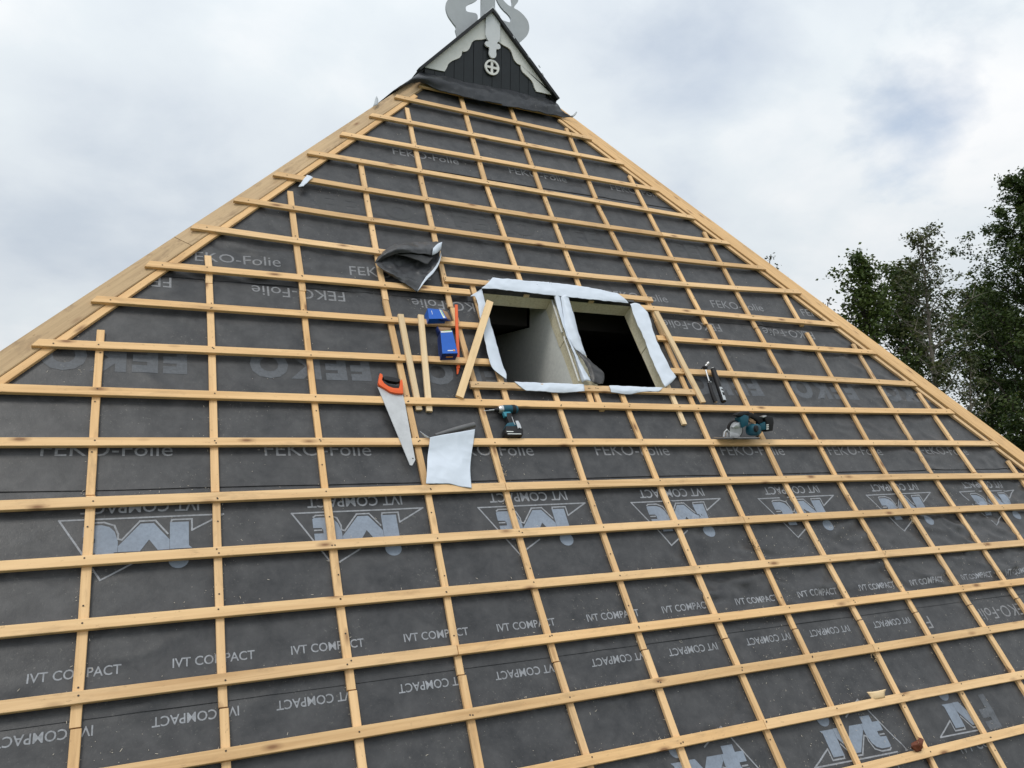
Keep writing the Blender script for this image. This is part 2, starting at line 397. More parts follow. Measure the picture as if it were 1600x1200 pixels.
def sheet(name, rails, m, parent=None, nu=14, nv=8, thick=0.0016, crumple=0.0, freq=9.0, back=None, seed=0.0):
    """thin two-sided sheet lofted through rails (each a list of 3D points)"""
    R = [smooth_line(r, nu) for r in rails]
    colsn = [smooth_line([r[i] for r in R], nv) for i in range(nu + 1)] if len(R) > 2 else \
            [[R[0][i].lerp(R[1][i], j / nv) for j in range(nv + 1)] for i in range(nu + 1)]
    G = [[p.copy() for p in c] for c in colsn]
    if crumple:
        for c in G:
            for p in c:
                q = p * freq + Vector((seed, 0, 0))
                rd = 1 - 2.6 * abs(noise.noise(q)); rd2 = 1 - 2.6 * abs(noise.noise(q * 1.9 + Vector((3, seed, 7))))
                p += NRM * crumple * (0.9 * rd + 0.5 * rd2 - 0.6)
                p += UAX * crumple * 0.5 * noise.noise(q * 1.3 + Vector((9, 2, 1))) + UPS * crumple * 0.5 * noise.noise(q * 1.3 + Vector((1, 8, 4)))
    V = [p for c in G for p in c]; F = []; w = nv + 1
    for i in range(nu):
        for j in range(nv): F.append((i * w + j, (i + 1) * w + j, (i + 1) * w + j + 1, i * w + j + 1))
    me = bpy.data.meshes.new(name); me.from_pydata([tuple(v) for v in V], [], F); me.update()
    nr = [v.normal.copy() for v in me.vertices]
    bpy.data.meshes.remove(me)
    flip = sum((q.dot(NRM) for q in nr)) < 0
    k = len(V); n0 = len(F); MI = []
    V2 = V + [p - q * thick * (-1 if flip else 1) for p, q in zip(V, nr)]
    FF = list(F) + [tuple(reversed([x + k for x in f])) for f in F]
    if flip: FF = [tuple(reversed(f)) for f in FF]
    MI = [0] * n0 + [1 if back else 0] * n0
    edge = [i * w for i in range(nu + 1)] + [nu * w + j for j in range(1, nv + 1)] + [i * w + nv for i in range(nu - 1, -1, -1)] + [j for j in range(nv - 1, 0, -1)]
    for a, b in zip(edge, edge[1:] + edge[:1]): FF.append((a, a + k, b + k, b) if not flip else (a, b, b + k, a + k)); MI.append(1 if back else 0)
    o = mesh(name, V2, FF, [m, back] if back else m, None, True, MI)
    if parent is not None: attach(o, parent)
    return o

# ------------------------------------------------------------------ ground
gv = []; gf = []
n_ = 24
ext = [-1500, -600, -250, -110, -60] + [x for x in range(-45, 46, 6)] + [60, 110, 250, 600, 1500]
for y in ext:
    for x in ext: gv.append((x, y, 0.05 * noise.noise(Vector((x * 0.1, y * 0.1, 0))) if max(abs(x), abs(y)) < 100 else 0))
k_ = len(ext)
for j in range(k_ - 1):
    for i in range(k_ - 1): gf.append((j * k_ + i, j * k_ + i + 1, (j + 1) * k_ + i + 1, (j + 1) * k_ + i))
tag(mesh('ground', gv, gf, M['grass'], None, True), None, None, kind='structure')

# ------------------------------------------------------------------ the farmhouse
house = empty('farmhouse', W(0.42, 0, -4), 'big hipped farmhouse roof under repair, pine battens over black printed underlay', 'farmhouse')
house.location = (0.42, 6.0, 0)
bpy.context.view_layer.update()
EAVE = 3.15
def hpart(o): return attach(o, house)

# walls under the eaves
xl, xr = hip_left(EAVE), hip_right(EAVE)
yf = -EAVE * PC; ze = ZO - EAVE * PS; YB = 15.0
def wall_quad(a, b, z0, z1, t=0.25):
    bm = bmesh.new(); d = (b - a); n = Vector((-d.y, d.x, 0)).normalized() * t
    prism_bm(bm, [a + Vector((0, 0, z0)), b + Vector((0, 0, z0)), b + Vector((0, 0, z1)), a + Vector((0, 0, z1))], n)
    uvl = bm.loops.layers.uv.new('UVMap'); du = d.normalized()
    for f in bm.faces:
        for l in f.loops: l[uvl].uv = (l.vert.co.dot(du), l.vert.co.z)
    return hpart(from_bm('brick_wall', bm, M['brick']))
ins = 0.35
c1, c2, c3, c4 = Vector((xl + ins, yf + ins, 0)), Vector((xr - ins, yf + ins, 0)), Vector((xr - ins, YB - 0.3, 0)), Vector((xl + ins, YB - 0.3, 0))
for a, b in ((c1, c2), (c2, c3), (c3, c4), (c4, c1)): wall_quad(a, b, 0, ze - 0.02 + ins * 0.9)
# the other slopes of the roof
apex = W(0.457, -4.64, -0.06); bk = Vector((0.457, YB, apex.z))
eL, eR = W(xl, EAVE, -0.06), W(xr, EAVE, -0.06)
eLb, eRb = Vector((eL.x, YB, eL.z)), Vector((eR.x, YB, eR.z))
def slab(name, pts, t, m):
    bm = bmesh.new(); n = (pts[1] - pts[0]).cross(pts[2] - pts[0]).normalized()
    if n.z < 0: n = -n
    prism_bm(bm, pts, -n * t); return hpart(from_bm(name, bm, m))
o = slab('side_slope', [eL, apex, bk, eLb], 0.10, M['membrane']); o['label'] = 'left roof slope in black underlay'
o = slab('side_slope', [apex, eR, eRb, bk], 0.10, M['membrane']); o['label'] = 'right roof slope in black underlay'
bm = bmesh.new(); prism_bm(bm, [eLb + Vector((0.2, -0.02, -0.1)), eRb + Vector((-0.2, -0.02, -0.1)), bk + Vector((0, -0.02, -0.2))], Vector((0, -0.2, 0)))
hpart(from_bm('back_gable', bm, M['brick']))
# the attic behind the two openings
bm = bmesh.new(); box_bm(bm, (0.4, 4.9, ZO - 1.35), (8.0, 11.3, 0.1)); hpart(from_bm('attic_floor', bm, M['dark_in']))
bm = bmesh.new(); prism_bm(bm, [Vector((0.275, y, ZO + z)) for y, z in ((-0.42, -1.29), (-0.42, -0.80), (0.96, 1.17), (1.035, 1.22), (1.035, 0.66), (3.2, 0.66), (3.2, -1.29))], Vector((0.06, 0, 0)))
hpart(from_bm('attic_partition', bm, M['plaster']))
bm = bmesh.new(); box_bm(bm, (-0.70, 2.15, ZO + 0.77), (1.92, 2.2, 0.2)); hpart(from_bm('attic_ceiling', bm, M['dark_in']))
def cross_wall(x, t=0.07):                    # dark partition that stops below the rafters
    bm = bmesh.new(); q = lambda y, z: Vector((x, y, ZO + z))
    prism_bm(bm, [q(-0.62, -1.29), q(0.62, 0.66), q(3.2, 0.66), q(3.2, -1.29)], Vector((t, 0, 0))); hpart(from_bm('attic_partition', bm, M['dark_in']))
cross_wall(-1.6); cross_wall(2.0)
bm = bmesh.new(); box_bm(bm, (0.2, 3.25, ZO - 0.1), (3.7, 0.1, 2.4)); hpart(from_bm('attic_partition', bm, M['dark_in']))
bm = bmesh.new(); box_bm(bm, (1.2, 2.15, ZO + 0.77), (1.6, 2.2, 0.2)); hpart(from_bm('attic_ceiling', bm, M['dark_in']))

# ---------------------------------------------- underlay sheets
HOLE = (-0.335, 1.012, -1.055, -0.20)
SEAMS = [-4.25, -2.475, -0.955, 0.575, 1.685, 3.20]
FOLDS = {}
def add_fold(u, v, ang, L, w, amp):
    c, sn = math.cos(ang), math.sin(ang); R_ = L + 3 * w
    for i in range(math.floor((u - R_) / 0.4), math.floor((u + R_) / 0.4) + 1):
        for j in range(math.floor((v - R_) / 0.4), math.floor((v + R_) / 0.4) + 1): FOLDS.setdefault((i, j), []).append((u, v, c, sn, L, w, amp))
rf = random.Random(21)
def scatter(n, u0, u1, v0, v1, a0, a1):
    for _ in range(n):
        add_fold(rf.uniform(u0, u1), rf.uniform(v0, v1), rf.choice((-1, 1)) * rf.uniform(0.05, 0.65), rf.uniform(0.08, 0.24), rf.uniform(0.012, 0.032), rf.choice((-1, 1, 1)) * rf.uniform(a0, a1))
scatter(150, 0.5, 5.0, 0.9, 1.62, 0.007, 0.017)          # slack sheet low on the right
scatter(60, -0.6, 5.0, 1.7, 3.1, 0.003, 0.010)
scatter(40, 2.2, 3.8, -0.95, 0.6, 0.006, 0.014)
scatter(26, 3.2, 4.6, 0.2, 0.9, 0.006, 0.014)
scatter(30, -2.4, -0.4, -1.3, -0.98, 0.004, 0.010)
scatter(200, -3.2, 4.6, -3.6, 3.1, 0.002, 0.006)
def mem_h(u, v):
    h = -0.0485 + 0.0026 * noise.noise(Vector((u * 1.1, v * 1.6, 0.0))) + 0.0013 * noise.noise(Vector((u * 4.3, v * 6.1, 3.0)))
    top = -0.0462
    for (fu, fv, c, sn, L, w, amp) in FOLDS.get((math.floor(u / 0.4), math.floor(v / 0.4)), ()):
        du, dv = u - fu, v - fv; x = du * c + dv * sn; y = -du * sn + dv * c
        y += 0.25 * x * x / L
        q = (x / L) ** 2 + (y / w) ** 2 * 0.5
        if q < 5: e_ = math.exp(-q); h += amp * e_; top += abs(amp) * e_ * 0.8
    return min(h, top)
def sheet_h(k, u, v):
    h = mem_h(u, v) + 0.0012 * (0.5 - k % 2)
    lip = SEAMS[k + 1] - v
    if lip < 0.10:                           # the lower edge laps over the next sheet and lifts a little
        t = 1 - max(0, lip) / 0.10
        h += t * (0.0012 + 0.0065 * max(0.0, noise.noise(Vector((u * 1.9, k * 5.0, 1.0)))))
    return h
def lines(a, b, step, extra):
    n = max(1, round((b - a) / step)); L = [a + (b - a) * i / n for i in range(n + 1)]
    for x in extra:
        if a < x < b: L = [y for y in L if abs(y - x) > step * 0.3] + [x]
    return sorted(L)
SHEETS = []
def underlay(k, ulo, uhi, name='underlay_sheet'):
    v0, v1 = SEAMS[k] - (0.10 if k else 0), SEAMS[k + 1]
    us = lines(max(ulo, hip_left(v1) - 0.1), min(uhi, hip_right(v1) + 0.1), 0.024, HOLE[:2]); vs = lines(v0, v1, 0.017, HOLE[2:])
    idx = {}; V = []; F = []
    def vert(i, j):
        if (i, j) not in idx:
            u, v = us[i], vs[j]
            ww = 0.006 * noise.noise(Vector((u * 1.3, k * 3.3, 0))) if j == len(vs) - 1 else 0
            hh = sheet_h(k, u, v) - (0.0035 if (k and v < SEAMS[k] + 0.004) else 0)
            idx[(i, j)] = len(V); V.append(W(u, v + ww, hh))
        return idx[(i, j)]
    for j in range(len(vs) - 1):
        for i in range(len(us) - 1):
            um, vm = (us[i] + us[i + 1]) / 2, (vs[j] + vs[j + 1]) / 2
            if um < hip_left(vm) - 0.085 or um > hip_right(vm) + 0.085: continue
            if HOLE[0] < um < HOLE[1] and HOLE[2] < vm < HOLE[3]: continue
            F.append((vert(i, j), vert(i, j + 1), vert(i + 1, j + 1), vert(i + 1, j)))
    o = hpart(mesh(name, V, F, M['membrane'], None, True)); SHEETS.append(o); return o
sheets = [underlay(k, -9, 9) for k in range(4)]
sheets.append(underlay(4, -9, 2.33)); right_low = underlay(4, 2.30, 9)

# ---------------------------------------------- printing on the sheets
FONT_CACHE = {}
def glyphs(text, bold, sp=1.0):
    key = (text, bold, sp)
    if key not in FONT_CACHE:
        c = bpy.data.curves.new('lettering', 'FONT'); c.body = text; c.size = 1; c.offset = bold; c.resolution_u = 3; c.space_character = sp
        o = bpy.data.objects.new('lettering', c); COL.objects.link(o)
        dg = bpy.context.evaluated_depsgraph_get(); me = o.evaluated_get(dg).to_mesh()
        P = [(v.co.x, v.co.y) for v in me.vertices]; F = [tuple(p.vertices) for p in me.polygons]
        o.evaluated_get(dg).to_mesh_clear(); bpy.data.objects.remove(o); bpy.data.curves.remove(c)
        x0, x1 = min(p[0] for p in P), max(p[0] for p in P)
        FONT_CACHE[key] = ([((p[0] - x0) / (x1 - x0), p[1]) for p in P], F)
    return FONT_CACHE[key]
def lay_print(name, P, F, k, m, parent, lift=0.0014, maxlen=0.03, umax=9):
    bm = bmesh.new(); vs = [bm.verts.new((p[0], p[1], 0)) for p in P]
    for f in F:
        try: bm.faces.new([vs[i] for i in f])
        except ValueError: pass
    bmesh.ops.triangulate(bm, faces=bm.faces)
    if umax < 8: bmesh.ops.bisect_plane(bm, geom=bm.verts[:] + bm.edges[:] + bm.faces[:], plane_co=(umax, 0, 0), plane_no=(1, 0, 0), clear_outer=True)
    if not bm.faces: bm.free(); return
    for _ in range(3):
        es = [e for e in bm.edges if e.calc_length() > maxlen]
        if not es: break
        bmesh.ops.subdivide_edges(bm, edges=es, cuts=1); bmesh.ops.triangulate(bm, faces=[f for f in bm.faces if len(f.verts) > 3])
    for v in bm.verts:
        v.co = W(v.co.x, v.co.y, sheet_h(k, v.co.x, v.co.y) + lift)
    for f in bm.faces:
        f.normal_update()
        if f.normal.dot(NRM) < 0: f.normal_flip()
    o = from_bm(name, bm, m); return attach(o, parent)
def words(text, u, v, width, cap, k, m, flip=False, bold=0.0, parent=None, slant=0.0, capn=0.70, umin=-9, umax=9):
    P, F = glyphs(text, bold, 1.0 if bold < 0.03 else 1.22)
    Q = []
    for x, y in P:
        du, dv = x * width, -y / capn * cap
        if flip: du, dv = -du, -dv
        Q.append((u + du, v + dv + slant * du))
    F = [f for f in F if all(hip_left(Q[i][1]) - 0.03 < Q[i][0] < hip_right(Q[i][1]) + 0.03 
                             and not (HOLE[0] - 0.02 < Q[i][0] < HOLE[1] + 0.02 and HOLE[2] - 0.02 < Q[i][1] < HOLE[3] + 0.02) for i in f)]
    if not F: return
    return lay_print('printed_lettering', Q, F, k, m, parent or sheets[k], umax=umax)
for u in (-0.76, 0.325, 1.405): words('FEKO-Folie', u, -2.617, 0.595, 0.088, 0, M['ink_faint'] if 0 else M['ink_thin'], slant=-0.004)
for i in range(6):
    u = -2.385 + 1.073 * i
    words('FEKO-Folie', u, -1.118 - 0.004 * i, 0.60, 0.086, 1, M['ink_thin'], slant=-0.02)
for i in range(6): words('FEKO-Folie', -2.462 + 1.083 * i, -0.942 + 0.003 * i, 0.605, 0.088, 2, M['ink_thin'], True)
for i in range(7): words('FEKO', -2.376 + 1.083 * i, -0.372 + 0.006 * i, 0.735, 0.19, 2, M['ink_big'], True, 0.056, capn=0.72)
for i in range(7): words('FEKO-Folie', -3.055 + 1.075 * i, 0.376 + 0.008 * i, 0.605, 0.088, 2, M['ink_thin'], slant=0.008)
for i in range(5): words('FEKO', -1.46 + 1.083 * i, -1.80 + 0.004 * i, 0.735, 0.16, 1, M['ink_faint'], False, 0.056)
for i in range(-1, 7): words('IVT COMPACT', -2.324 + 1.082 * i, 0.643 + 0.0085 * (i + 1), 0.535, 0.062, 3, M['ink_text'], True, 0.010)
for i in range(14): words('IVT COMPACT', -3.007 + 0.543 * i + (0.02 if i % 2 else 0) - 0.006 * i * 0.4, 1.508 + 0.0018 * i, 0.354, 0.042, 3, M['ink_text'], False, 0.010)
for i in range(-1, 10): words('IVT COMPACT', -2.749 + 0.546 * i + (0.03 if i % 2 else 0), 1.712 + 0.003 * i, 0.354, 0.042, 4, M['ink_text'], True, 0.010, umax=2.31)
words('F', 2.385, 1.750, 0.05, 0.088, 4, M['ink_thin'], True, parent=right_low)
for i in range(3): words('FEKO-Folie', 3.46 + 1.083 * i, 1.752 + 0.004 * i, 0.60, 0.088, 4, M['ink_thin'], True, parent=right_low)
words('F', 2.49, 2.315, 0.125, 0.19, 4, M['ink_big'], True, 0.056, parent=right_low)
for i in range(2): words('FEKO', 3.57 + 1.083 * i, 2.32, 0.735, 0.19, 4, M['ink_big'], True, 0.056, parent=right_low)
for i in range(4): words('IVT COMPACT', -1.22 + 1.083 * i, 2.60, 0.535, 0.062, 4, M['ink_text'], False, 0.010, umax=2.31)

def stroke(pts, w):
    P = []; F = []
    for a, b in zip(pts[:-1], pts[1:]):
        ax, ay = a; bx, by = b; L = math.hypot(bx - ax, by - ay); nx, ny = -(by - ay) / L * w / 2, (bx - ax) / L * w / 2
        ex, ey = (bx - ax) / L * w / 2, (by - ay) / L * w / 2
        k = len(P); P += [(ax - ex + nx, ay - ey + ny), (bx + ex + nx, by + ey + ny), (bx + ex - nx, by + ey - ny), (ax - ex - nx, ay - ey - ny)]; F.append((k, k + 1, k + 2, k + 3))
    return P, F
def logo_shapes():
    line = [stroke([(0.0, 0.0), (0.737, 0.0), (0.548, 0.318), (0.395, 0.232)], 0.0085),
            stroke([(0.0, 0.0), (0.150, 0.082)], 0.0085)]
    # outline shadow that follows the letters, low and to the left
    line.append(stroke([(0.150, 0.082), (0.150, 0.020), (0.243, 0.020), (0.246, 0.030)], 0.0085))
    line.append(stroke([(0.262, 0.095), (0.318, 0.020), (0.388, 0.020), (0.465, 0.118), (0.482, 0.112), (0.482, 0.085)], 0.0085))
    line.append(stroke([(0.482, 0.085), (0.500, 0.038), (0.545, 0.019), (0.612, 0.019), (0.625, 0.028)], 0.0085))
    line.append(stroke([(0.590, 0.108), (0.625, 0.108)], 0.0085))
    dot = [(0.212 + 0.046 * math.cos(a), 0.242 + 0.043 * math.sin(a)) for a in [2 * math.pi * i / 20 for i in range(20)]]
    i_ = [(0.165, 0.034), (0.252, 0.034), (0.252, 0.180), (0.150, 0.180), (0.165, 0.165)]
    v_ = [(0.2535, 0.128), (0.325, 0.034), (0.385, 0.034), (0.480, 0.150), (0.480, 0.182), (0.385, 0.182), (0.345, 0.122), (0.306, 0.182), (0.2535, 0.182)]
    t_ = [(0.4815, 0.182), (0.4815, 0.125), (0.497, 0.072), (0.520, 0.046), (0.555, 0.033), (0.622, 0.033), (0.632, 0.040), (0.632, 0.094), (0.588, 0.096), (0.580, 0.108), (0.580, 0.128), (0.630, 0.128), (0.630, 0.182), (0.575, 0.182), (0.575, 0.222), (0.497, 0.222), (0.497, 0.182)]
    fill = [(p, [tuple(range(len(p)))]) for p in (dot, i_, v_, t_)]
    return line, fill
LL, FFI = logo_shapes()
def logo(u, v, k, flip, parent, umax=9.0, slant=0.0):
    for part, col in ((LL, M['ink_text']), (FFI, M['ink_logo'])):
        P = []; F = []
        for p, f in part:
            k0 = len(P); P += p; F += [tuple(i + k0 for i in ff) for ff in f]
        Q = [((u - x, v + y - slant * x) if flip else (u + x, v - y + slant * x)) for x, y in P]
        F = [f for f in F if all(hip_left(Q[i][1]) - 0.05 < Q[i][0] < hip_right(Q[i][1]) + 0.05 for i in f)]
        if F: lay_print('printed_logo', Q, F, k, col, parent, 0.0013 if part is LL else 0.0016, 0.04, umax)
for i in range(-1, 7): logo(-2.209 + 1.082 * i, 0.740 + 0.0085 * i, 3, True, sheets[3], slant=-0.004)
for i in range(-2, 3): logo(0.853 + 1.062 * i, 2.487, 4, False, sheets[4], 2.30, slant=0.03)

# ---------------------------------------------- counter battens up the slope
C_H = -0.0235                                # top of the counter battens = underside of the battens
COLS = {
 1: [(-0.90, -2.8298, 0.62, -2.8214), (0.62, -2.8133, 1.72, -2.8104), (1.72, -2.812, 3.15, -2.815)],
 2: [(-2.42, -2.2513, -0.90, -2.2472), (-0.90, -2.2447, 0.62, -2.2446), (0.62, -2.2463, 1.72, -2.2368), (1.72, -2.245, 3.15, -2.2438)],
 3: [(-2.42, -1.6727, -0.90, -1.6655), (-0.90, -1.6733, 0.62, -1.6739), (0.62, -1.684, 1.72, -1.6713), (1.72, -1.6704, 3.15, -1.6564)],
 4: [(-2.42, -1.0816, -0.88, -1.1069), (-0.88, -1.1102, 0.62, -1.084), (0.62, -1.1031, 1.72, -1.1114), (1.72, -1.1191, 3.15, -1.1404)],
 5: [(-4.0, -0.5104, -2.42, -0.5762), (-2.42, -0.5848, -0.86, -0.633), (-0.86, -0.6184, 0.62, -0.6088), (0.62, -0.5856, 1.72, -0.5702), (1.72, -0.576, 3.15, -0.5065)],
 6: [(-3.80, 0.0700, -2.40, 0.0093), (-2.40, 0.0082, -1.085, 0.0200), (-0.165, -0.018, 0.62, -0.0215), (0.62, -0.0221, 1.72, -0.0041), (1.72, -0.0084, 3.15, 0.0222)],
 7: [(-3.80, 0.5890, -2.42, 0.5553), (-2.42, 0.5631, -1.085, 0.5450), (-0.165, 0.5370, 0.62, 0.5404), (0.62, 0.5495, 1.72, 0.5717), (1.72, 0.5777, 3.15, 0.6316)],
 8: [(-3.60, 1.1600, -2.42, 1.1277), (-2.42, 1.1043, -0.90, 1.1793), (-0.90, 1.1701, 0.62, 1.1400), (0.62, 1.1194, 1.72, 1.1159), (1.72, 1.1417, 3.15, 1.1348)],
 9: [(-2.95, 1.6690, -0.90, 1.6838), (-0.90, 1.7100, 0.62, 1.6460), (0.62, 1.6629, 1.72, 1.6973), (1.72, 1.7037, 3.15, 1.6887)],
 10: [(-2.42, 2.2592, -0.90, 2.2329), (-0.90, 2.24, 0.62, 2.1999), (0.62, 2.2078, 1.72, 2.2373), (1.72, 2.2458, 3.15, 2.2481)],
 11: [(-1.6, 2.840, -0.98, 2.825), (-0.90, 2.8302, 0.62, 2.7586), (0.62, 2.7675, 1.72, 2.8335), (1.72, 2.7935, 3.15, 2.8772)],
 12: [(-0.90, 3.3562, 0.62, 3.2843), (0.62, 3.3035, 1.72, 3.3567), (1.72, 3.3567, 3.15, 3.40)],
 13: [(-0.40, 3.80, 0.62, 3.8374), (0.62, 3.8438, 1.72, 3.8714), (1.72, 3.8714, 3.15, 3.91)],
 14: [(0.2, 4.39, 1.72, 4.42), (1.72, 4.42, 3.15, 4.44)], 15: [(0.8, 4.96, 3.15, 5.0)], 16: [(1.5, 5.52, 3.15, 5.55)], 17: [(2.2, 6.08, 3.15, 6.1)],
 0: [(0.1, -3.39, 1.72, -3.40), (1.72, -3.40, 3.15, -3.40)], -1: [(0.7, -3.96, 3.15, -3.97)], -2: [(1.4, -4.53, 3.15, -4.54)], -3: [(2.1, -5.1, 3.15, -5.1)],
}
def hip_line(p, q, h, vend):                  # two sighted points, prolonged down to the eaves
    (ua, va), (ub, vb) = roof_at(*p, h), roof_at(*q, h); t = (vend - va) / (vb - va); return (ua, va), (ua + (ub - ua) * t, vend)
(A1, B1), (A2, B2) = hip_line((650, 148.5), (0, 596.4), C_H, 3.03), hip_line((873, 186), (1600, 731.5), C_H, 3.03)
def cb_left(v): return A1[0] + (B1[0] - A1[0]) * (v - A1[1]) / (B1[1] - A1[1])
def cb_right(v): return A2[0] + (B2[0] - A2[0]) * (v - A2[1]) / (B2[1] - A2[1])
TOPS = {2: -1.165, 1: -0.475, 0: 0.2}
COLLINE = []
def drop(u, v, h):                           # slide a point measured on the batten face down its sight line to height h
    cu, cv, ch = -2.6204, 2.8503, 3.742; t = (ch - h) / ch; return cu + (u - cu) * t, cv + (v - cv) * t
for j, segs in COLS.items():
    segs = [list(x) for x in segs]
    for p, q in zip(segs[:-1], segs[1:]):
        if p[2] > 0: m_ = (p[3] + q[1]) / 2; p[3] = m_ - 0.002; q[1] = m_ + 0.002
    for x in segs:
        x[1] = drop(x[1], x[0], C_H)[0]; x[3] = drop(x[3], x[2], C_H)[0]
    for si, (va, ua, vb, ub) in enumerate(segs):
        um = lambda v: ua + (ub - ua) * (v - va) / (vb - va)
        # start clear of the hip batten
        v0 = va
        for _ in range(160):
            u0 = um(v0)
            if u0 < cb_left(v0) + 0.058 or u0 > cb_right(v0) - 0.055 or (si == 0 and v0 < TOPS.get(j, -9)): v0 += 0.01
            else: break
        if v0 > vb - 0.1: continue
        if si == 0 or v0 > va: v0 += random.uniform(0.0, 0.03)
        else: v0 += 0.004
        vb2 = vb - 0.002
        b = random.uniform(-0.003, 0.003)
        bar('counter_batten', W(um(v0), v0, C_H + random.uniform(-0.001, 0.0)), W(um(vb2), vb2, C_H + random.uniform(-0.001, 0.0)), random.uniform(0.037, 0.043), 0.0215,
            M['counter'], house, segs=5, bow=lambda t, b=b: b * math.sin(t * math.pi), jit=0.0012)
        COLLINE.append((v0, um(v0), vb2, um(vb2)))
def extra_counter(p, q, h=C_H, m='counter', w=0.039):
    (u0, v0), (u1, v1) = p, q
    COLLINE.append((v0, u0, v1, u1))
    return bar('counter_batten', W(u0, v0, h), W(u1, v1, h), w, 0.0215, M[m], house, segs=4)
extra_counter((-0.396, -1.098), (-0.392, -0.03))
extra_counter((0.278, -0.165), (0.270, -0.02)); extra_counter((0.334, -0.165), (0.336, 0.036))
extra_counter((1.020, -0.90), (1.006, 0.148), m='fresh')
# hip counter battens
for p, q, brk, w in (((650, 148.5), (0, 596.4), (-0.058,), 0.043), ((873, 186), (1600, 731.5), (-1.116, 0.647), 0.040)):
    a, b = hip_line(p, q, C_H, 3.03); cuts = [a[1]] + list(brk) + [b[1]]
    for va, vb in zip(cuts[:-1], cuts[1:]):
        um = lambda v: a[0] + (b[0] - a[0]) * (v - a[1]) / (b[1] - a[1])
        bar('hip_counter_batten', W(um(va + 0.002), va + 0.002, C_H), W(um(vb), vb, C_H), w, 0.0215, M['counter'], house, segs=5)

# ---------------------------------------------- battens across the slope
ROWS = {1: (0, 0.03463, -3.41764), 2: (0, 0.01289, -3.05841), 3: (0, 0.01051, -2.70823), 4: (0, 0.02, -2.371), 5: (-0.00889, 0.02188, -2.00784), 6: (-0.00997, 0.01323, -1.65912),
        7: (-0.01147, 0.00543, -1.3235), 8: (0, -0.00131, -1.00919), 9: (-0.00053, -0.00169, -0.67806), 10: (0.00154, -0.001, -0.34402), 11: (-0.00182, 0.00082, 0.01096),
        12: (0.00051, 0.00147, 0.31891), 13: (0.00219, -0.00232, 0.64482), 14: (0.00168, -0.00242, 0.95858), 15: (0.00094, 0.00106, 1.28134), 16: (0.00063, 0, 1.59872),
        17: (0.00074, -0.0013, 1.91461), 18: (0.00165, 0.00185, 2.22427), 19: (0, 0.004, 2.545), 20: (0, 0.002, 2.87), 21: (0, 0, 3.13)}
ROW0 = (0, 0.0176, -3.708)
ENDS = {0: (-0.335, 1.15), 1: (-0.618, 1.398), 2: (-0.899, 1.661), 3: (-1.196, 1.939), 4: (-1.490, 2.211), 5: (-1.764, 2.488), 6: (-2.055, 2.771), 7: (-2.335, 3.061), 8: (-2.601, 3.295),
        9: (-2.874, 3.560), 10: (-3.135, 3.836), 11: (-3.41, 4.095), 12: (-3.66, 4.40)}
JOINT = {2: None, 5: 1.7, 7: None, 12: 2.21, 13: -0.59, 14: 1.12, 15: 2.24, 16: -1.11, 17: 1.69, 18: 0.6, 19: -0.5, 20: 1.1, 21: 2.2}
def rowv(r, u):
    a, b, c = ROW0 if r == 0 else ROWS[r]; return a * u * u + b * u + c
BATS = []
def batten(u0, u1, r=None, v=None, cutl=0.0, cutr=0.0, h=0.0, m='batten', width=None, segs=7):
    f = (lambda u: rowv(r, u)) if r is not None else v
    a, b = W(u0, f(u0), h), W(u1, f(u1), h)
    L = (b - a).length
    def bow(t):
        u = u0 + (u1 - u0) * t; lin = f(u0) + (f(u1) - f(u0)) * t
        return -(f(u) - lin)
    o = bar('roof_batten', a, b, width or random.uniform(0.050, 0.054), 0.0235, M[m], house, segs=segs, bow=bow, cut=(cutl, cutr), jit=0.0007)
    BATS.append((u0, u1, f)); return o
for r in range(0, 22):
    if r in ENDS: ul, ur = ENDS[r]
    else:
        v = rowv(r, 0); ul, ur = hip_left(rowv(r, -4)) - 0.05, hip_right(rowv(r, 4)) + 0.03
    cl, cr_ = 0.62 * random.uniform(0.85, 1.1), -0.66 * random.uniform(0.85, 1.1)     # ends sawn along the hip
    if r == 8:
        batten(ul, -0.446, r, cutl=cl); batten(1.044, ur, r, cutr=cr_)
    elif r == 9:
        batten(ul, -0.452, r, cutl=cl); batten(1.090, ur, r, cutr=cr_)
    elif r == 10:
        batten(ul, -0.436, r, cutl=cl); batten(1.084, ur, r, cutr=cr_)
    elif JOINT.get(r) is not None:
        j = JOINT[r]
        batten(ul, j - 0.002, r, cutl=cl, segs=6); batten(j + 0.002, ur, r, cutr=cr_, segs=6)
    else: batten(ul, ur, r, cutl=cl, cutr=cr_)
batten(-0.625, 1.228, v=lambda u: -1.119 + 0.003 * u)          # trimmer above the openings
batten(-0.643, 1.262, v=lambda u: -0.140 - 0.001 * u)          # trimmer below the openings

# nail heads
bm = bmesh.new()
def nail(u, v, h, r=0.0046):
    c = W(u, v, h + 0.0008); n = 6
    vs = [bm.verts.new(c + UAX * math.cos(k * 2 * math.pi / n) * r + UPS * math.sin(k * 2 * math.pi / n) * r) for k in range(n)]
    bm.faces.new(vs)
for (u0, u1, f) in BATS:
    for (va, ua, vb, ub) in COLLINE:
        # crossing of this batten with this counter batten
        u = ua
        for _ in range(3):
            v = f(u); u = ua + (ub - ua) * (v - va) / (vb - va)
        v = f(u)
        if va - 0.02 < v < vb + 0.02 and u0 + 0.01 < u < u1 - 0.01:
            nail(u + random.uniform(-0.012, 0.012), v + random.uniform(-0.014, 0.014), 0.0008)
            if random.random() < 0.35: nail(u + random.uniform(-0.013, 0.013), v + random.uniform(-0.016, 0.016), 0.0008)
    for s, hp in ((-1, hip_left), (1, hip_right)):
        ue = u0 if s < 0 else u1
        if abs(ue - hp(f(ue))) < 0.2: nail(ue - s * 0.085, f(ue) + 0.004, 0.0008)
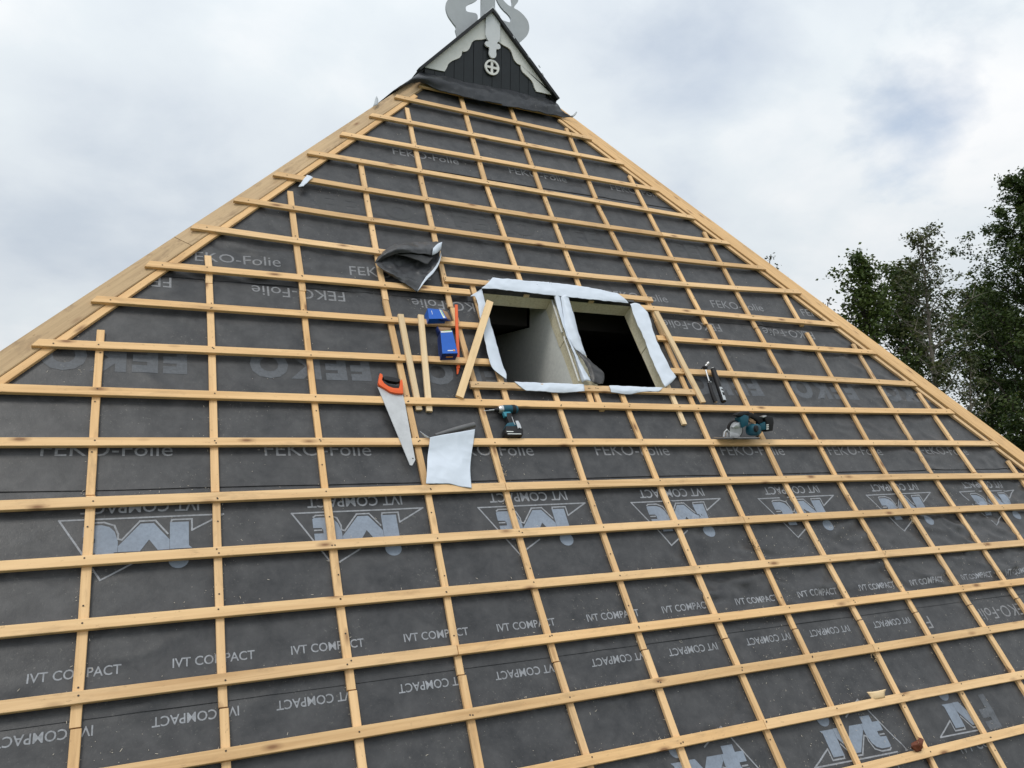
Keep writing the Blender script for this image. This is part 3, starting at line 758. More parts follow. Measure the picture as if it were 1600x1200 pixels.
for (va, ua, vb, ub) in COLLINE:
    v = va + 0.17
    while v < vb - 0.05:
        nail(ua + (ub - ua) * (v - va) / (vb - va) + random.uniform(-0.008, 0.008), v, C_H + 0.0012); v += random.uniform(0.3, 0.42)
nn = hpart(from_bm('nail_heads', bm, M['nail'])); nn['kind'] = 'stuff'

# ---------------------------------------------- hip planks
def hip_plank(inner, outer, va, vb, m='plank', hi=-0.020, ho=-0.040):
    I = [W(*roof_at(*p, hi), hi) for p in inner]; O = [W(*roof_at(*p, ho), ho) for p in outer]
    x = ((I[1] - I[0]).normalized() + (O[1] - O[0]).normalized()).normalized()
    perp = [(o - i) - x * (o - i).dot(x) for i, o in ((I[0], O[0]), (I[1], O[1]))]
    wdt = (perp[0].length + perp[1].length) / 2; acr = (perp[0] + perp[1]).normalized()
    n = x.cross(acr); n = n if n.dot(NRM) > 0 else -n
    mid = (I[0] + I[1] + perp[0] / 2 + perp[1] / 2 + I[0] * 0) / 2
    def at(v):
        t = (v - (-(mid - ORG).dot(UPS))) / (-(x.dot(UPS))); return mid + x * t
    return bar('hip_plank', at(va), at(vb), wdt, 0.03, M[m], house, out=n, segs=8, bev=0.004, jit=0.0012)
LI, LO = ((642, 151), (0, 584)), ((620, 140), (0, 550.6))
RI, RO = ((876, 181), (1600, 727)), ((899, 189), (1600, 703))
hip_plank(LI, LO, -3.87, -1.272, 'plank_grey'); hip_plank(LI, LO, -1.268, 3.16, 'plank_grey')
hip_plank(RI, RO, -3.82, 0.9); hip_plank(RI, RO, 0.904, 3.16)
# dark strip of sheet between the left plank and the hip batten, and scraps caught under the planks
# ---------------------------------------------- the two window openings
def Z(X, Y, h): return WP(720 + X / 4.4444, 420 + Y / 4.4444, h)
def opening(u0, u1):
    v0, v1 = HOLE[2], HOLE[3] + 0.03
    t = 0.045; h0, h1 = -0.052, -0.165
    def blk(ua, ub, va, vb, ha=h0, hb=h1, m='foam', nm='insulation_edge'):
        bm = bmesh.new(); n = 5
        box_bm(bm, (0, 0, 0), (1, 1, 1))
        bmesh.ops.subdivide_edges(bm, edges=bm.edges, cuts=3, use_grid_fill=True)
        for v in bm.verts:
            u_, v_, h_ = ua + (v.co.x + 0.5) * (ub - ua), va + (0.5 - v.co.y) * (vb - va), hb + (v.co.z + 0.5) * (ha - hb)
            p = W(u_, v_, h_); p += Vector((noise.noise(p * 14), noise.noise(p * 14 + Vector((5, 0, 0))), 0)) * 0.0022; v.co = p
        bmesh.ops.recalc_face_normals(bm, faces=bm.faces)
        return hpart(from_bm(nm, bm, M[m]))
    return blk
blk = opening(0, 0)
def cracked_board(ua, ub, va, vb):
    mid = va + (vb - va) * 0.47
    blk(ua, ub, va, mid - 0.003); blk(ua + 0.003, ub + 0.002, mid + 0.003, vb)
blk(-0.43, 1.11, -1.17, -1.055)                                        # head
cracked_board(1.012, 1.11, -1.053, -0.17); cracked_board(-0.43, -0.337, -1.053, -0.17)
blk(-0.333, 1.010, -0.198, -0.11)                                       # sill
cracked_board(0.270, 0.392, -1.053, -0.20)                              # mullion
bar('mullion_lath', Z(634, 212, -0.040), Z(706, 440, -0.040), 0.011, 0.012, M['white'], house, segs=2)
bar('mullion_lath', Z(718, 468, -0.040), Z(824, 778, -0.040), 0.011, 0.012, M['white'], house, segs=2)
blk(-0.34, 1.02, -1.075, -1.0565, 0.002, -0.051, 'membrane', 'membrane_edge')
for u in (0.02, 0.60): blk(u, u + 0.045, -1.060, -1.046, -0.020, -0.045, 'fresh', 'packing_block')
# underlay cut open and folded back, white underside out
def flap(rails, **k):
    return hpart(sheet('membrane_flap', rails, M['white_fleece'], None, back=M['membrane_dark'], **k))
flap([[Z(143, 137, 0.018), Z(300, 146, 0.022), Z(620, 183, 0.022), Z(900, 212, 0.024), Z(1165, 238, 0.012)],
      [Z(180, 104, 0.024), Z(310, 112, 0.026), Z(630, 148, 0.028), Z(880, 178, 0.026), Z(1145, 214, 0.022)],
      [Z(222, 60, 0.020), Z(400, 76, 0.022), Z(640, 97, 0.018), Z(870, 126, 0.02), Z(1085, 168, 0.018)]], nu=60, nv=16, crumple=0.0045, freq=9)
flap([[Z(66, 190, 0.012), Z(106, 206, 0.012), Z(135, 340, 0.015), Z(168, 500, 0.02), Z(215, 680, 0.016), Z(317, 768, 0.004)],
      [Z(110, 162, 0.016), Z(128, 180, 0.013), Z(160, 320, 0.013), Z(200, 480, 0.012), Z(252, 660, 0.010), Z(318, 755, 0.004)],
      [Z(146, 138, 0.016), Z(154, 170, 0.004), Z(190, 310, -0.004), Z(235, 470, -0.008), Z(288, 650, -0.01), Z(318, 735, -0.006)]], nu=44, nv=14, crumple=0.004, freq=11, seed=3)
flap([[Z(642, 168, 0.018), Z(664, 260, -0.010), Z(716, 420, -0.014), Z(784, 600, -0.012), Z(840, 795, -0.006)],
      [Z(658, 150, 0.032), Z(672, 260, 0.014), Z(722, 430, 0.018), Z(800, 620, 0.022), Z(868, 775, 0.034)],
      [Z(686, 172, 0.020), Z(700, 265, 0.008), Z(738, 440, 0.006), Z(828, 640, 0.004), Z(908, 782, 0.006)]], nu=44, nv=14, crumple=0.004, freq=12, seed=5)
flap([[Z(690, 195, 0.012), Z(706, 290, 0.008), Z(730, 440, 0.006), Z(795, 556, 0.0), Z(840, 600, -0.01)],
      [Z(712, 185, 0.030), Z(742, 290, 0.036), Z(782, 420, 0.034), Z(832, 540, 0.018), Z(862, 600, -0.008)],
      [Z(742, 178, 0.02), Z(778, 290, 0.012), Z(812, 420, 0.004), Z(850, 540, -0.004), Z(874, 612, -0.014)]], nu=40, nv=12, crumple=0.004, freq=11, seed=8)
hpart(sheet('membrane_flap', [[Z(800, 562, 0.004), Z(850, 640, 0.008), Z(885, 710, 0.012), Z(908, 780, 0.012), Z(930, 800, 0.008)],
      [Z(835, 582, 0.006), Z(890, 650, 0.028), Z(930, 715, 0.03), Z(955, 775, 0.026), Z(965, 800, 0.014)],
      [Z(868, 608, -0.010), Z(925, 660, 0.006), Z(988, 712, 0.008), Z(998, 765, 0.006), Z(990, 796, 0.002)]], M['membrane_dark'], None, nu=30, nv=14, crumple=0.007, freq=11, seed=6, back=M['white_fleece']))['label'] = 'dark twisted lower end of the middle flap'
flap([[Z(1176, 245, 0.0), Z(1222, 380, -0.006), Z(1268, 470, -0.008), Z(1330, 640, -0.008), Z(1418, 822, 0.002)],
      [Z(1208, 238, 0.012), Z(1262, 350, 0.012), Z(1308, 470, 0.010), Z(1380, 640, 0.012), Z(1462, 790, 0.012)],
      [Z(1244, 246, 0.014), Z(1302, 312, 0.020), Z(1346, 460, 0.018), Z(1440, 660, 0.03), Z(1497, 752, 0.022)]], nu=44, nv=14, crumple=0.0045, freq=10, seed=2)
flap([[Z(370, 784, 0.002), Z(540, 790, 0.003), Z(700, 795, 0.003), Z(856, 801, 0.003)],
      [Z(408, 815, 0.006), Z(560, 822, 0.006), Z(700, 828, 0.006), Z(858, 828, 0.005)],
      [Z(458, 846, 0.004), Z(580, 852, 0.003), Z(695, 862, -0.006), Z(860, 850, 0.003)]], nu=40, nv=10, crumple=0.003, freq=14, seed=4)
flap([[Z(1030, 809, 0.003), Z(1150, 814, 0.003), Z(1280, 820, 0.003), Z(1406, 824, 0.002)],
      [Z(1037, 832, 0.006), Z(1155, 845, 0.006), Z(1280, 838, 0.006), Z(1392, 838, 0.005)],
      [Z(1045, 856, 0.003), Z(1165, 872, -0.006), Z(1270, 853, 0.003), Z(1378, 851, 0.004)]], nu=40, nv=10, crumple=0.003, freq=14, seed=4)

# ---------------------------------------------- black flashing under the owl board
GY = 2.20
def G(px, py, y=GY): return at_depth(px, py, y)
top = [G(656, 116, 2.20), G(662, 112, 2.19), G(700, 121, 2.19), G(740, 131, 2.19), G(780, 138, 2.19), G(820, 147, 2.19), G(860, 156, 2.19), G(866, 156, 2.20)]
mid = [WP(632, 130, 0.05), WP(655, 120, 0.075), WP(700, 129, 0.06), WP(740, 140, 0.052), WP(782, 147, 0.045), WP(822, 156, 0.045), WP(858, 164, 0.05), WP(880, 172, 0.04)]
bot = [WP(616, 141, 0.015), WP(652, 129, 0.035), WP(676, 136, 0.02), WP(702, 145, 0.014), WP(742, 156, 0.014), WP(782, 163, 0.010), WP(786, 166, 0.012), WP(826, 171, 0.014), WP(862, 179, 0.012), WP(895, 184, 0.002)]
fl = hpart(sheet('lead_flashing', [top, mid, bot], M['lead'], None, nu=90, nv=20, thick=0.003, crumple=0.010, freq=6))
# sheet runs on round the two flanks
hpart(sheet('lead_flashing', [[G(656, 114, 2.22), Vector((-0.30, 3.0, ZO + 3.22))], [WP(615, 141, 0.012), Vector((-0.66, 3.0, ZO + 3.0))]], M['lead'], None, nu=6, nv=3, thick=0.003))

# ---------------------------------------------- owl board: the little gable at the ridge
GX = 0.422
def gp(d, z, y=GY): return Vector((GX + d, y, ZO + z))
gable = hpart(bpy.data.objects.new('owl_board', None)); COL.objects.link(gable)
gable['label'] = 'small black planked gable with white scalloped boards and ornaments'
def gpart(o): return attach(o, gable)
HW, ZB, ZT = 0.755, 3.215, 4.035
slope = (ZT - ZB) / HW
# black planks
for k in range(-7, 7):
    d0, d1 = 0.01 + k * 0.1004 + 0.002, 0.01 + (k + 1) * 0.1004 - 0.002
    z0 = ZT - abs(d0) * slope - 0.03; z1 = ZT - abs(d1) * slope - 0.03
    if min(z0, z1) < ZB + 0.02: continue
    pts = [gp(d0, ZB - 0.05), gp(d1, ZB - 0.05), gp(d1, z1)] + ([gp(0, ZT - 0.03)] if d0 < 0 < d1 else []) + [gp(d0, z0)]
    b_ = bmesh.new(); prism_bm(b_, [p + Vector((0, random.uniform(-0.002, 0.002), 0)) for p in pts] if False else pts, Vector((0, 0.02, 0)))
    o = gpart(from_bm('plank', b_, M['black_paint'])); o.location.y += random.uniform(-0.002, 0.002)
b_ = bmesh.new(); prism_bm(b_, [gp(-HW + 0.02, ZB, 2.225), gp(HW - 0.02, ZB, 2.225), gp(0, ZT - 0.05, 2.225)], Vector((0, 0.02, 0)))
gpart(from_bm('backing_board', b_, M['trim']))
# white scalloped barge boards
SC = [(694.6, 111.6), (697.6, 107.0), (699, 104), (700.2, 100.6), (702.8, 97.6), (707.5, 94.6), (713, 92.4), (718, 90.2), (720.8, 87), (721.7, 83.6), (722.0, 80.2), (725, 80.8), (728.4, 80.2), (731.5, 78.2), (733.8, 75.2), (735.4, 71.2), (737.2, 66.8), (740, 63.6), (743.6, 62.2), (748, 62.0), (752, 61.8), (755.6, 59.4)]
sc = []
for p in SC:
    q = at_depth(*p, 2.185); sc.append((q.x - GX, q.z - ZO))
sc[-1] = (-0.066, sc[-1][1]); zmin = sc[0][1] - 0.002
for s in (-1, 1):
    edge = [(abs(x) * s, z) for x, z in sc]
    poly = [(s * (HW - 0.035), zmin)] + edge + [(s * 0.066, ZT - 0.066 * slope - 0.035), (s * (HW - 0.035), ZT - (HW - 0.035) * slope - 0.035)]
    if s > 0: poly = poly[::-1]
    b_ = bmesh.new(); prism_bm(b_, [gp(x, z, 2.185) for x, z in poly], Vector((0, 0.0145, 0)))
    gpart(from_bm('barge_board', b_, M['white']))
# the finial board with its clover end
w_ = 0.078; zc = 3.585
fin = [(-w_, 4.60), (-w_, 3.695), (-0.066, 3.665), (-0.046, 3.640), (-0.052, 3.630)]
fin += [(-0.050 + 0.034 * math.cos(a), 3.607 + 0.030 * math.sin(a)) for a in [math.pi * (0.62 + 0.14 * i) for i in range(8)]]
fin += [(-0.036, 3.556)] + [(0.040 * math.cos(a), 3.520 + 0.044 * math.sin(a)) for a in [math.pi * (1.0 + 0.1 * i) for i in range(6)]]
half = fin; fin_all = half + [(-x, z) for x, z in half[::-1] if abs(x) > 1e-6]
b_ = bmesh.new(); prism_bm(b_, [gp(x, z, 2.165) for x, z in fin_all if z < ZT - 0.09] + [gp(w_, ZT - w_ * slope - 0.03, 2.165), gp(0, ZT - 0.03, 2.165), gp(-w_, ZT - w_ * slope - 0.03, 2.165)], Vector((0, 0.0185, 0)))
gpart(from_bm('finial_board', b_, M['finial']))
b_ = bmesh.new(); box_bm(b_, (GX, 2.30, ZO + 4.35), (2 * w_ - 0.006, 0.03, 0.85)); gpart(from_bm('finial_post', b_, M['swan']))
# round vent with a cross
b_ = bmesh.new(); n = 32; cz = 3.388
rr = []
for y in (2.176, 2.192):
    rr.append([[b_.verts.new(gp(r * math.cos(2 * math.pi * k / n), cz + r * math.sin(2 * math.pi * k / n), y)) for k in range(n)] for r in (0.058, 0.078)])
for k in range(n):
    k2 = (k + 1) % n
    b_.faces.new((rr[0][0][k], rr[0][0][k2], rr[0][1][k2], rr[0][1][k])); b_.faces.new((rr[0][1][k], rr[0][1][k2], rr[1][1][k2], rr[1][1][k])); b_.faces.new((rr[1][0][k], rr[1][0][k2], rr[0][0][k2], rr[0][0][k]))
bmesh.ops.recalc_face_normals(b_, faces=b_.faces)
ring = gpart(from_bm('round_vent', b_, M['white']))
b_ = bmesh.new(); box_bm(b_, (GX, 2.185, ZO + cz), (0.024, 0.012, 0.122)); box_bm(b_, (GX - 0.036, 2.185, ZO + cz), (0.047, 0.0118, 0.022)); box_bm(b_, (GX + 0.036, 2.185, ZO + cz), (0.047, 0.0118, 0.022))
gpart(from_bm('vent_cross', b_, M['white']))
# black edge trims and the little roof behind
for s in (-1, 1):
    a, b = gp(-0.012, 3.975, 2.14), gp(-0.012 + s * 0.757, 3.205, 2.14)
    d = (b - a).normalized(); up = Vector((-d.z * s, 0, d.x * s)); up = up if up.z > 0 else -up
    b_ = bmesh.new(); prism_bm(b_, [a, b, b - up * 0.026, a - Vector((0, 0, 0.037))], Vector((0, 0.075, 0)))
    gpart(from_bm('edge_trim', b_, M['trim']))
    b_ = bmesh.new(); a2, b2 = a + Vector((0, 0.07, -0.012)), b + Vector((0, 0.07, -0.012)); prism_bm(b_, [a2, b2, b2 + Vector((0, 12.7, 0)), a2 + Vector((0, 12.7, 0))], -up * 0.03)
    gpart(from_bm('ridge_slope', b_, M['membrane']))
    # pale scrapes on the right trim
for (px, py) in ((826, 88), (848, 116), (843, 104), (803, 58)):
    q = at_depth(px, py, 2.138); b_ = bmesh.new(); box_bm(b_, (q.x, 2.1385, q.z), (0.030, 0.002, 0.010), Matrix.Rotation(rad(48), 3, 'Y'))
    gpart(from_bm('paint_scrape', b_, M['swan']))
# swan shaped ornament boards standing behind the gable edges
def ornament(s):
    outer = [(0.31, 3.60), (0.352, 3.720), (0.347, 3.745), (0.352, 3.766), (0.385, 3.800), (0.428, 3.850), (0.452, 3.905), (0.456, 3.955), (0.440, 4.012), (0.391, 4.062), (0.333, 4.095), (0.286, 4.108)]
    curl = [(0.285, 4.125), (0.300, 4.148), (0.322, 4.180), (0.330, 4.215), (0.310, 4.245), (0.275, 4.240), (0.252, 4.205), (0.259, 4.153), (0.253, 4.120)]
    tail = [(0.218, 4.124), (0.186, 4.143), (0.153, 4.172), (0.120, 4.230), (0.095, 4.300), (0.074, 4.33)]
    inner = [(0.073, 4.20), (0.089, 4.149), (0.125, 4.095), (0.168, 4.057), (0.215, 4.027), (0.244, 3.995), (0.247, 3.968), (0.237, 3.950), (0.210, 3.947), (0.165, 3.951), (0.130, 3.947), (0.118, 3.90), (0.15, 3.76)]
    out = smooth_line([Vector((x, z, 0)) for x, z in outer + curl + tail + inner], 150)
    poly = [(s * p.x, p.y) for p in out]
    if s > 0: poly = poly[::-1]
    b_ = bmesh.new(); prism_bm(b_, [gp(x, z, 2.275) for x, z in poly], Vector((0, 0.022, 0)))
    o = gpart(from_bm('swan_ornament', b_, M['swan']))
for s in (-1, 1): ornament(s)

# ------------------------------------------------------------------ loose things on the roof
# loose laths
def lath(p0, p1, h0, h1, label, w=0.040, t=0.021, m='fresh'):
    a, b = WP(*p0, h0), WP(*p1, h1); x = (b - a).normalized()
    n = (NRM - x * NRM.dot(x)).normalized()
    o = bar('loose_lath', a, b, w, t, M[m], None, out=n, segs=3, jit=0.0006); bpy.context.view_layer.update()
    return tag(o, label, 'lath', 'loose laths lying on the roof')
lath((626.5, 490.5), (655.5, 640), 0.068, -0.024, 'left one of two short pale laths standing upright left of the blue cartons')
lath((658, 491.5), (671.5, 642), 0.068, -0.024, 'right one of two short pale laths, the one nearest the blue cartons')
lath((766, 470), (718.5, 619.5), 0.075, 0.018, 'pale lath leaning diagonally across the left edge of the left window opening', w=0.052)
lath((1026, 486), (1100, 628), 0.052, 0.012, 'long pale lath leaning along the right side of the window openings', w=0.046)

# local frame helper for the tools: x along the battens, y up the slope, z out of the roof
def tool(name, px, py, h, label, cat, rot=0.0, group=None):
    o = empty(name, (0, 0, 0), label, cat, group)
    x = UAX * math.cos(rot) + UPS * math.sin(rot)
    frame(o, x, NRM, WP(px, py, h)); bpy.context.view_layer.update(); return o
def tpart(parent, name, bm, m, smooth=True, angle=35):
    o = from_bm(name, bm, M[m] if isinstance(m, str) else m, None, smooth, angle); o.parent = parent; return o
def loc(o_px, h0, rot=0.0):                 # roof pixel -> local coordinates about an origin pixel
    ou, ov = roof_at(*o_px, h0)
    def f(px, py, z=0.0, h=None):
        u, v = roof_at(px, py, h0 + z)
        dx, dy = u - ou, -(v - ov)
        return Vector((dx * math.cos(rot) + dy * math.sin(rot), -dx * math.sin(rot) + dy * math.cos(rot), z))
    return f

# hand saw
SO = (628, 640); h_ = 0.004
saw = tool('hand_saw', *SO, h_, 'hand saw with orange and black handle lying across the battens left of the white sheet', 'saw')
f = loc(SO, h_)
b_ = bmesh.new(); prism_bm(b_, [f(590.3, 604.5), f(594, 606), f(610, 614), f(629.5, 616.5), f(633, 632), f(648.8, 719), f(644, 727.5), f(641, 727)], Vector((0, 0, 0.0016)))
tpart(saw, 'blade', b_, 'blade', False)
b_ = bmesh.new(); nT = 62
for i in range(nT):
    a = f(590.3, 604.5).lerp(f(641, 727), i / nT); c = f(590.3, 604.5).lerp(f(641, 727), (i + 1) / nT); d = (c - a); o_ = Vector((d.y, -d.x, 0)).normalized() * -0.004
    if o_.x > 0: o_ = -o_
    p = [a, c, (a + c) / 2 + o_]; prism_bm(b_, [q + Vector((0, 0, 0.0003)) for q in p], Vector((0, 0, 0.001)))
te = tpart(saw, 'saw_teeth', b_, 'blade', False); te['kind'] = 'stuff'
b_ = bmesh.new(); lathe_bm(b_, [(0, 0.0045), (0.0006, 0.0045)], f(645, 716.5) + Vector((0, 0, 0.0016)), Vector((0, 0, 1)), 12); tpart(saw, 'hanging_hole', b_, 'rubber')
def prism_tool(parent, name, pts, z0, z1, m, bev=0.003):
    b_ = bmesh.new(); prism_bm(b_, [p + Vector((0, 0, z0)) for p in pts], Vector((0, 0, z1 - z0)), bev); return tpart(parent, name, b_, m)
og = [f(592.6, 585.6), f(596.5, 587.5), f(597.2, 591), f(595.8, 596), (f(599.5, 601.5)), f(606, 606), f(613, 608.6), f(622, 609.2), f(624, 604), f(624, 597.5), f(627, 594.5), f(628.3, 600), f(629, 610), f(629.2, 617.4), f(618, 617), f(608.5, 614.6), f(600, 609), f(591.8, 604), f(590, 600), f(591.2, 592)]
prism_tool(saw, 'handle', og, -0.008, 0.018, 'orange')
prism_tool(saw, 'grip', [f(597, 591.2), f(602, 590.2), f(614, 592.2), f(623.6, 594.6), f(624.2, 598.5), f(619, 600), f(608, 598.2), f(599.5, 596)], -0.010, 0.020, 'rubber', 0.005)
prism_tool(saw, 'grip', [f(596.6, 597.5), f(599.2, 597), f(607, 602.4), f(618, 604.8), f(623.2, 604.2), f(622.2, 608.6), f(613, 608.4), f(606, 606), f(600, 602.2)], -0.006, 0.016, 'rubber', 0.002)

# white offcut of underlay draped over two battens
def P4(X, Y, h): return WP(560 + X / 5, 560 + Y / 5, h)
wsheet = empty('membrane_offcut', WP(705, 715, 0), 'large white underlay offcut with rolled black edge hanging over two battens below the laths', 'membrane offcut'); bpy.context.view_layer.update()
o = sheet('white_side', [[P4(560, 618, 0.020), P4(552, 690, 0.006), P4(545, 740, -0.004), P4(536, 860, 0.004), P4(528, 978, 0.006)],
                         [P4(640, 600, 0.030), P4(650, 690, 0.010), P4(645, 760, 0.004), P4(630, 880, 0.006), P4(615, 978, 0.006)],
                         [P4(740, 583, 0.034), P4(752, 690, 0.012), P4(745, 770, 0.010), P4(728, 880, 0.012), P4(710, 980, 0.006)],
                         [P4(830, 568, 0.030), P4(850, 680, 0.009), P4(835, 770, 0.006), P4(818, 890, 0.010), P4(800, 1000, 0.005)],
                         [P4(912, 555, 0.020), P4(900, 650, 0.008), P4(882, 770, -0.002), P4(876, 890, 0.006), P4(885, 1012, 0.010)]], M['white_fleece'], None, nu=60, nv=44, crumple=0.0035, freq=7, back=M['membrane_dark'])
attach(o, wsheet)
b_ = bmesh.new(); tube_bm(b_, [P4(600, 600, 0.004), P4(700, 572, 0.012), P4(800, 545, 0.016), P4(905, 518, 0.014)], [0.010, 0.015, 0.018, 0.018], 12); attach(from_bm('rolled_edge', b_, M['grey_roll'], None, True), wsheet)
o = sheet('curled_corner', [[P4(482, 568, 0.01), P4(520, 612, 0.008), P4(556, 626, 0.010)], [P4(490, 575, 0.02), P4(526, 600, 0.022), P4(560, 618, 0.020)]], M['white_fleece'], None, nu=6, nv=3); attach(o, wsheet)

# crumpled black offcut
def P2(X, Y, h): return WP(560 + X / 6.154, 360 + Y / 6.154, h)
crump = empty('crumpled_membrane', WP(640, 410, 0), 'crumpled black underlay offcut with white torn edges lodged above the window openings', 'membrane offcut'); bpy.context.view_layer.update()
o = sheet('upper_fold', [[P2(160, 305, 0.012), P2(200, 240, 0.03), P2(300, 160, 0.045), P2(420, 122, 0.05), P2(560, 112, 0.05), P2(720, 108, 0.045), P2(800, 110, 0.035)],
                         [P2(165, 306, 0.02), P2(230, 240, 0.07), P2(330, 185, 0.10), P2(440, 160, 0.115), P2(570, 155, 0.115), P2(715, 160, 0.10), P2(790, 150, 0.08)],
                         [P2(170, 308, 0.02), P2(260, 265, 0.055), P2(360, 222, 0.085), P2(460, 215, 0.10), P2(590, 222, 0.10), P2(710, 236, 0.085), P2(760, 205, 0.07)]], M['offcut'], None, nu=60, nv=22, crumple=0.007, freq=10, back=M['membrane_dark']); attach(o, crump)
o = sheet('lower_fold', [[P2(168, 308, 0.012), P2(240, 240, 0.03), P2(360, 190, 0.035), P2(560, 180, 0.03), P2(700, 180, 0.03), P2(790, 180, 0.04)],
                         [P2(175, 330, 0.02), P2(270, 335, 0.022), P2(400, 350, 0.016), P2(540, 370, 0.012), P2(660, 360, 0.018), P2(770, 290, 0.035)],
                         [P2(180, 340, 0.022), P2(290, 400, 0.046), P2(400, 440, 0.04), P2(520, 470, 0.03), P2(610, 450, 0.026), P2(715, 375, 0.03)],
                         [P2(182, 345, 0.015), P2(300, 430, 0.030), P2(400, 485, 0.026), P2(500, 545, 0.02), P2(570, 585, 0.014), P2(650, 455, 0.026)]], M['offcut'], None, nu=60, nv=40, crumple=0.010, freq=9, back=M['membrane_dark']); attach(o, crump)
o = sheet('inner_fold', [[P2(330, 225, 0.075), P2(450, 250, 0.078), P2(560, 285, 0.07), P2(660, 332, 0.06)], [P2(380, 228, 0.085), P2(500, 228, 0.092), P2(620, 240, 0.085), P2(715, 262, 0.07)]], M['membrane'], None, nu=14, nv=6, crumple=0.003, back=M['membrane_dark']); attach(o, crump)
o = sheet('white_corner', [[P2(718, 172, 0.112), P2(760, 130, 0.10), P2(806, 110, 0.082)], [P2(714, 205, 0.112), P2(755, 175, 0.105), P2(800, 150, 0.085)], [P2(709, 238, 0.095), P2(750, 222, 0.09), P2(796, 178, 0.07)]], M['white_fleece'], None, nu=8, nv=6, crumple=0.002); attach(o, crump)
o = sheet('torn_white_edge', [[P2(792, 205, 0.045), P2(770, 295, 0.04), P2(712, 378, 0.034), P2(640, 458, 0.03), P2(566, 588, 0.018)], [P2(797, 235, 0.05), P2(776, 318, 0.046), P2(724, 405, 0.04), P2(662, 468, 0.034), P2(572, 580, 0.02)]], M['white_fleece'], None, nu=20, nv=2, crumple=0.003, freq=25); attach(o, crump)

# orange pry bar
pb = empty('pry_bar', WP(712, 520, 0), 'long flat orange pry bar standing beside the blue cartons', 'pry bar'); bpy.context.view_layer.update()
def PO(X, Y, h): return WP(640 + X / 8.571, 460 + Y / 8.571, h)
o = bar('bar_shaft', PO(625, 135, 0.052), PO(653, 985, -0.026), 0.022, 0.009, M['orange'], pb, segs=6, out=(NRM - UAX * 0.25).normalized(), bev=0.003)
b_ = bmesh.new()
t0, t1 = PO(652, 960, -0.0255), PO(642, 1066, -0.036); dx = UAX
prism_bm(b_, [t0 - dx * 0.0125, t0 + dx * 0.0125, t1 + dx * 0.004, t1 - dx * 0.004], -NRM * 0.006); attach(from_bm('bar_tip', b_, M['orange']), pb)

# blue cartons
def quad_box(parent, name, fr, depth, m):
    b_ = bmesh.new(); prism_bm(b_, fr, depth, 0.0015); return attach(from_bm(name, b_, M[m]), parent)
cb = empty('screw_carton', WP(682, 492, 0), 'small blue carton lying on its side with torn open end, above the taller one', 'carton', 'blue cartons'); bpy.context.view_layer.update()
f4 = [PO(240, 185, 0.052), PO(432, 203, 0.052), PO(500, 322, 0.052), PO(262, 328, 0.052)]
quad_box(cb, 'carton_body', f4, -NRM * 0.075, 'blue_card')
lab = [f4[0].lerp(f4[1], 1.0), f4[1].lerp(f4[2], 1.0)]
def on_face(F4, s, t, lift=0.0012): return F4[0].lerp(F4[1], s).lerp(F4[3].lerp(F4[2], s), t) + NRM * lift
def decal(parent, name, F4, s0, s1, t0, t1, m, lift=0.0012):
    o = mesh(name, [on_face(F4, s0, t0, lift), on_face(F4, s0, t1, lift), on_face(F4, s1, t1, lift), on_face(F4, s1, t0, lift)], [(0, 1, 2, 3)], M[m]); return attach(o, parent)
decal(cb, 'carton_label', f4, 0.80, 0.93, 0.05, 0.95, 'label_white'); decal(cb, 'carton_label', f4, 0.86, 0.91, 0.1, 0.72, 'label_green', 0.0018)
decal(cb, 'carton_numeral', f4, 0.225, 0.25, 0.22, 0.58, 'label_white'); decal(cb, 'carton_numeral', f4, 0.205, 0.226, 0.24, 0.31, 'label_white', 0.0013)
o = sheet('carton_flap', [[f4[1], f4[2]], [PO(505, 235, 0.03), PO(570, 360, 0.02)]], M['card'], None, nu=3, nv=3); attach(o, cb)
o = sheet('carton_flap', [[f4[2], f4[2].lerp(f4[3], 0.5)], [PO(565, 365, 0.03), PO(420, 352, 0.04)]], M['blue_dark'], None, nu=3, nv=3); attach(o, cb)
cb2 = empty('screw_carton', WP(702, 552, 0), 'tall blue carton with open cardboard top standing on a batten beside the orange bar', 'carton', 'blue cartons'); bpy.context.view_layer.update()
g4 = [PO(412, 492, 0.066), PO(572, 482, 0.066), PO(645, 788, 0.058), PO(440, 792, 0.058)]
quad_box(cb2, 'carton_body', g4, (-NRM * 0.078 - UPS * 0.012), 'blue_card')
g5 = g4
decal(cb2, 'carton_label', g4, 0.03, 0.95, 0.01, 0.075, 'label_white'); decal(cb2, 'carton_label', g4, 0.25, 0.95, 0.0, 0.02, 'label_green', 0.0018)
decal(cb2, 'carton_mark', g4, 0.36, 0.72, 0.86, 0.90, 'label_white'); decal(cb2, 'carton_mark', g4, 0.74, 0.86, 0.84, 0.91, 'label_orange', 0.0014)
sd_ = -NRM * 0.070 - UPS * 0.011
side = [g4[0] + sd_, g4[0], g4[3], g4[3] + sd_]
o = mesh('carton_side', [p - UAX * 0.0012 for p in side], [(0, 1, 2, 3)], M['blue_dark']); attach(o, cb2)
btm = [g4[3] - UPS * 0.0014, g4[2] - UPS * 0.0014, g4[2] + sd_ - UPS * 0.0014, g4[3] + sd_ - UPS * 0.0014]
attach(mesh('carton_bottom', btm, [(0, 1, 2, 3)], M['blue_dark']), cb2)
bl = [btm[0].lerp(btm[1], 0.30).lerp(btm[3].lerp(btm[2], 0.30), 0.35), btm[0].lerp(btm[1], 0.75).lerp(btm[3].lerp(btm[2], 0.75), 0.35), btm[0].lerp(btm[1], 0.75).lerp(btm[3].lerp(btm[2], 0.75), 0.5), btm[0].lerp(btm[1], 0.30).lerp(btm[3].lerp(btm[2], 0.30), 0.5)]
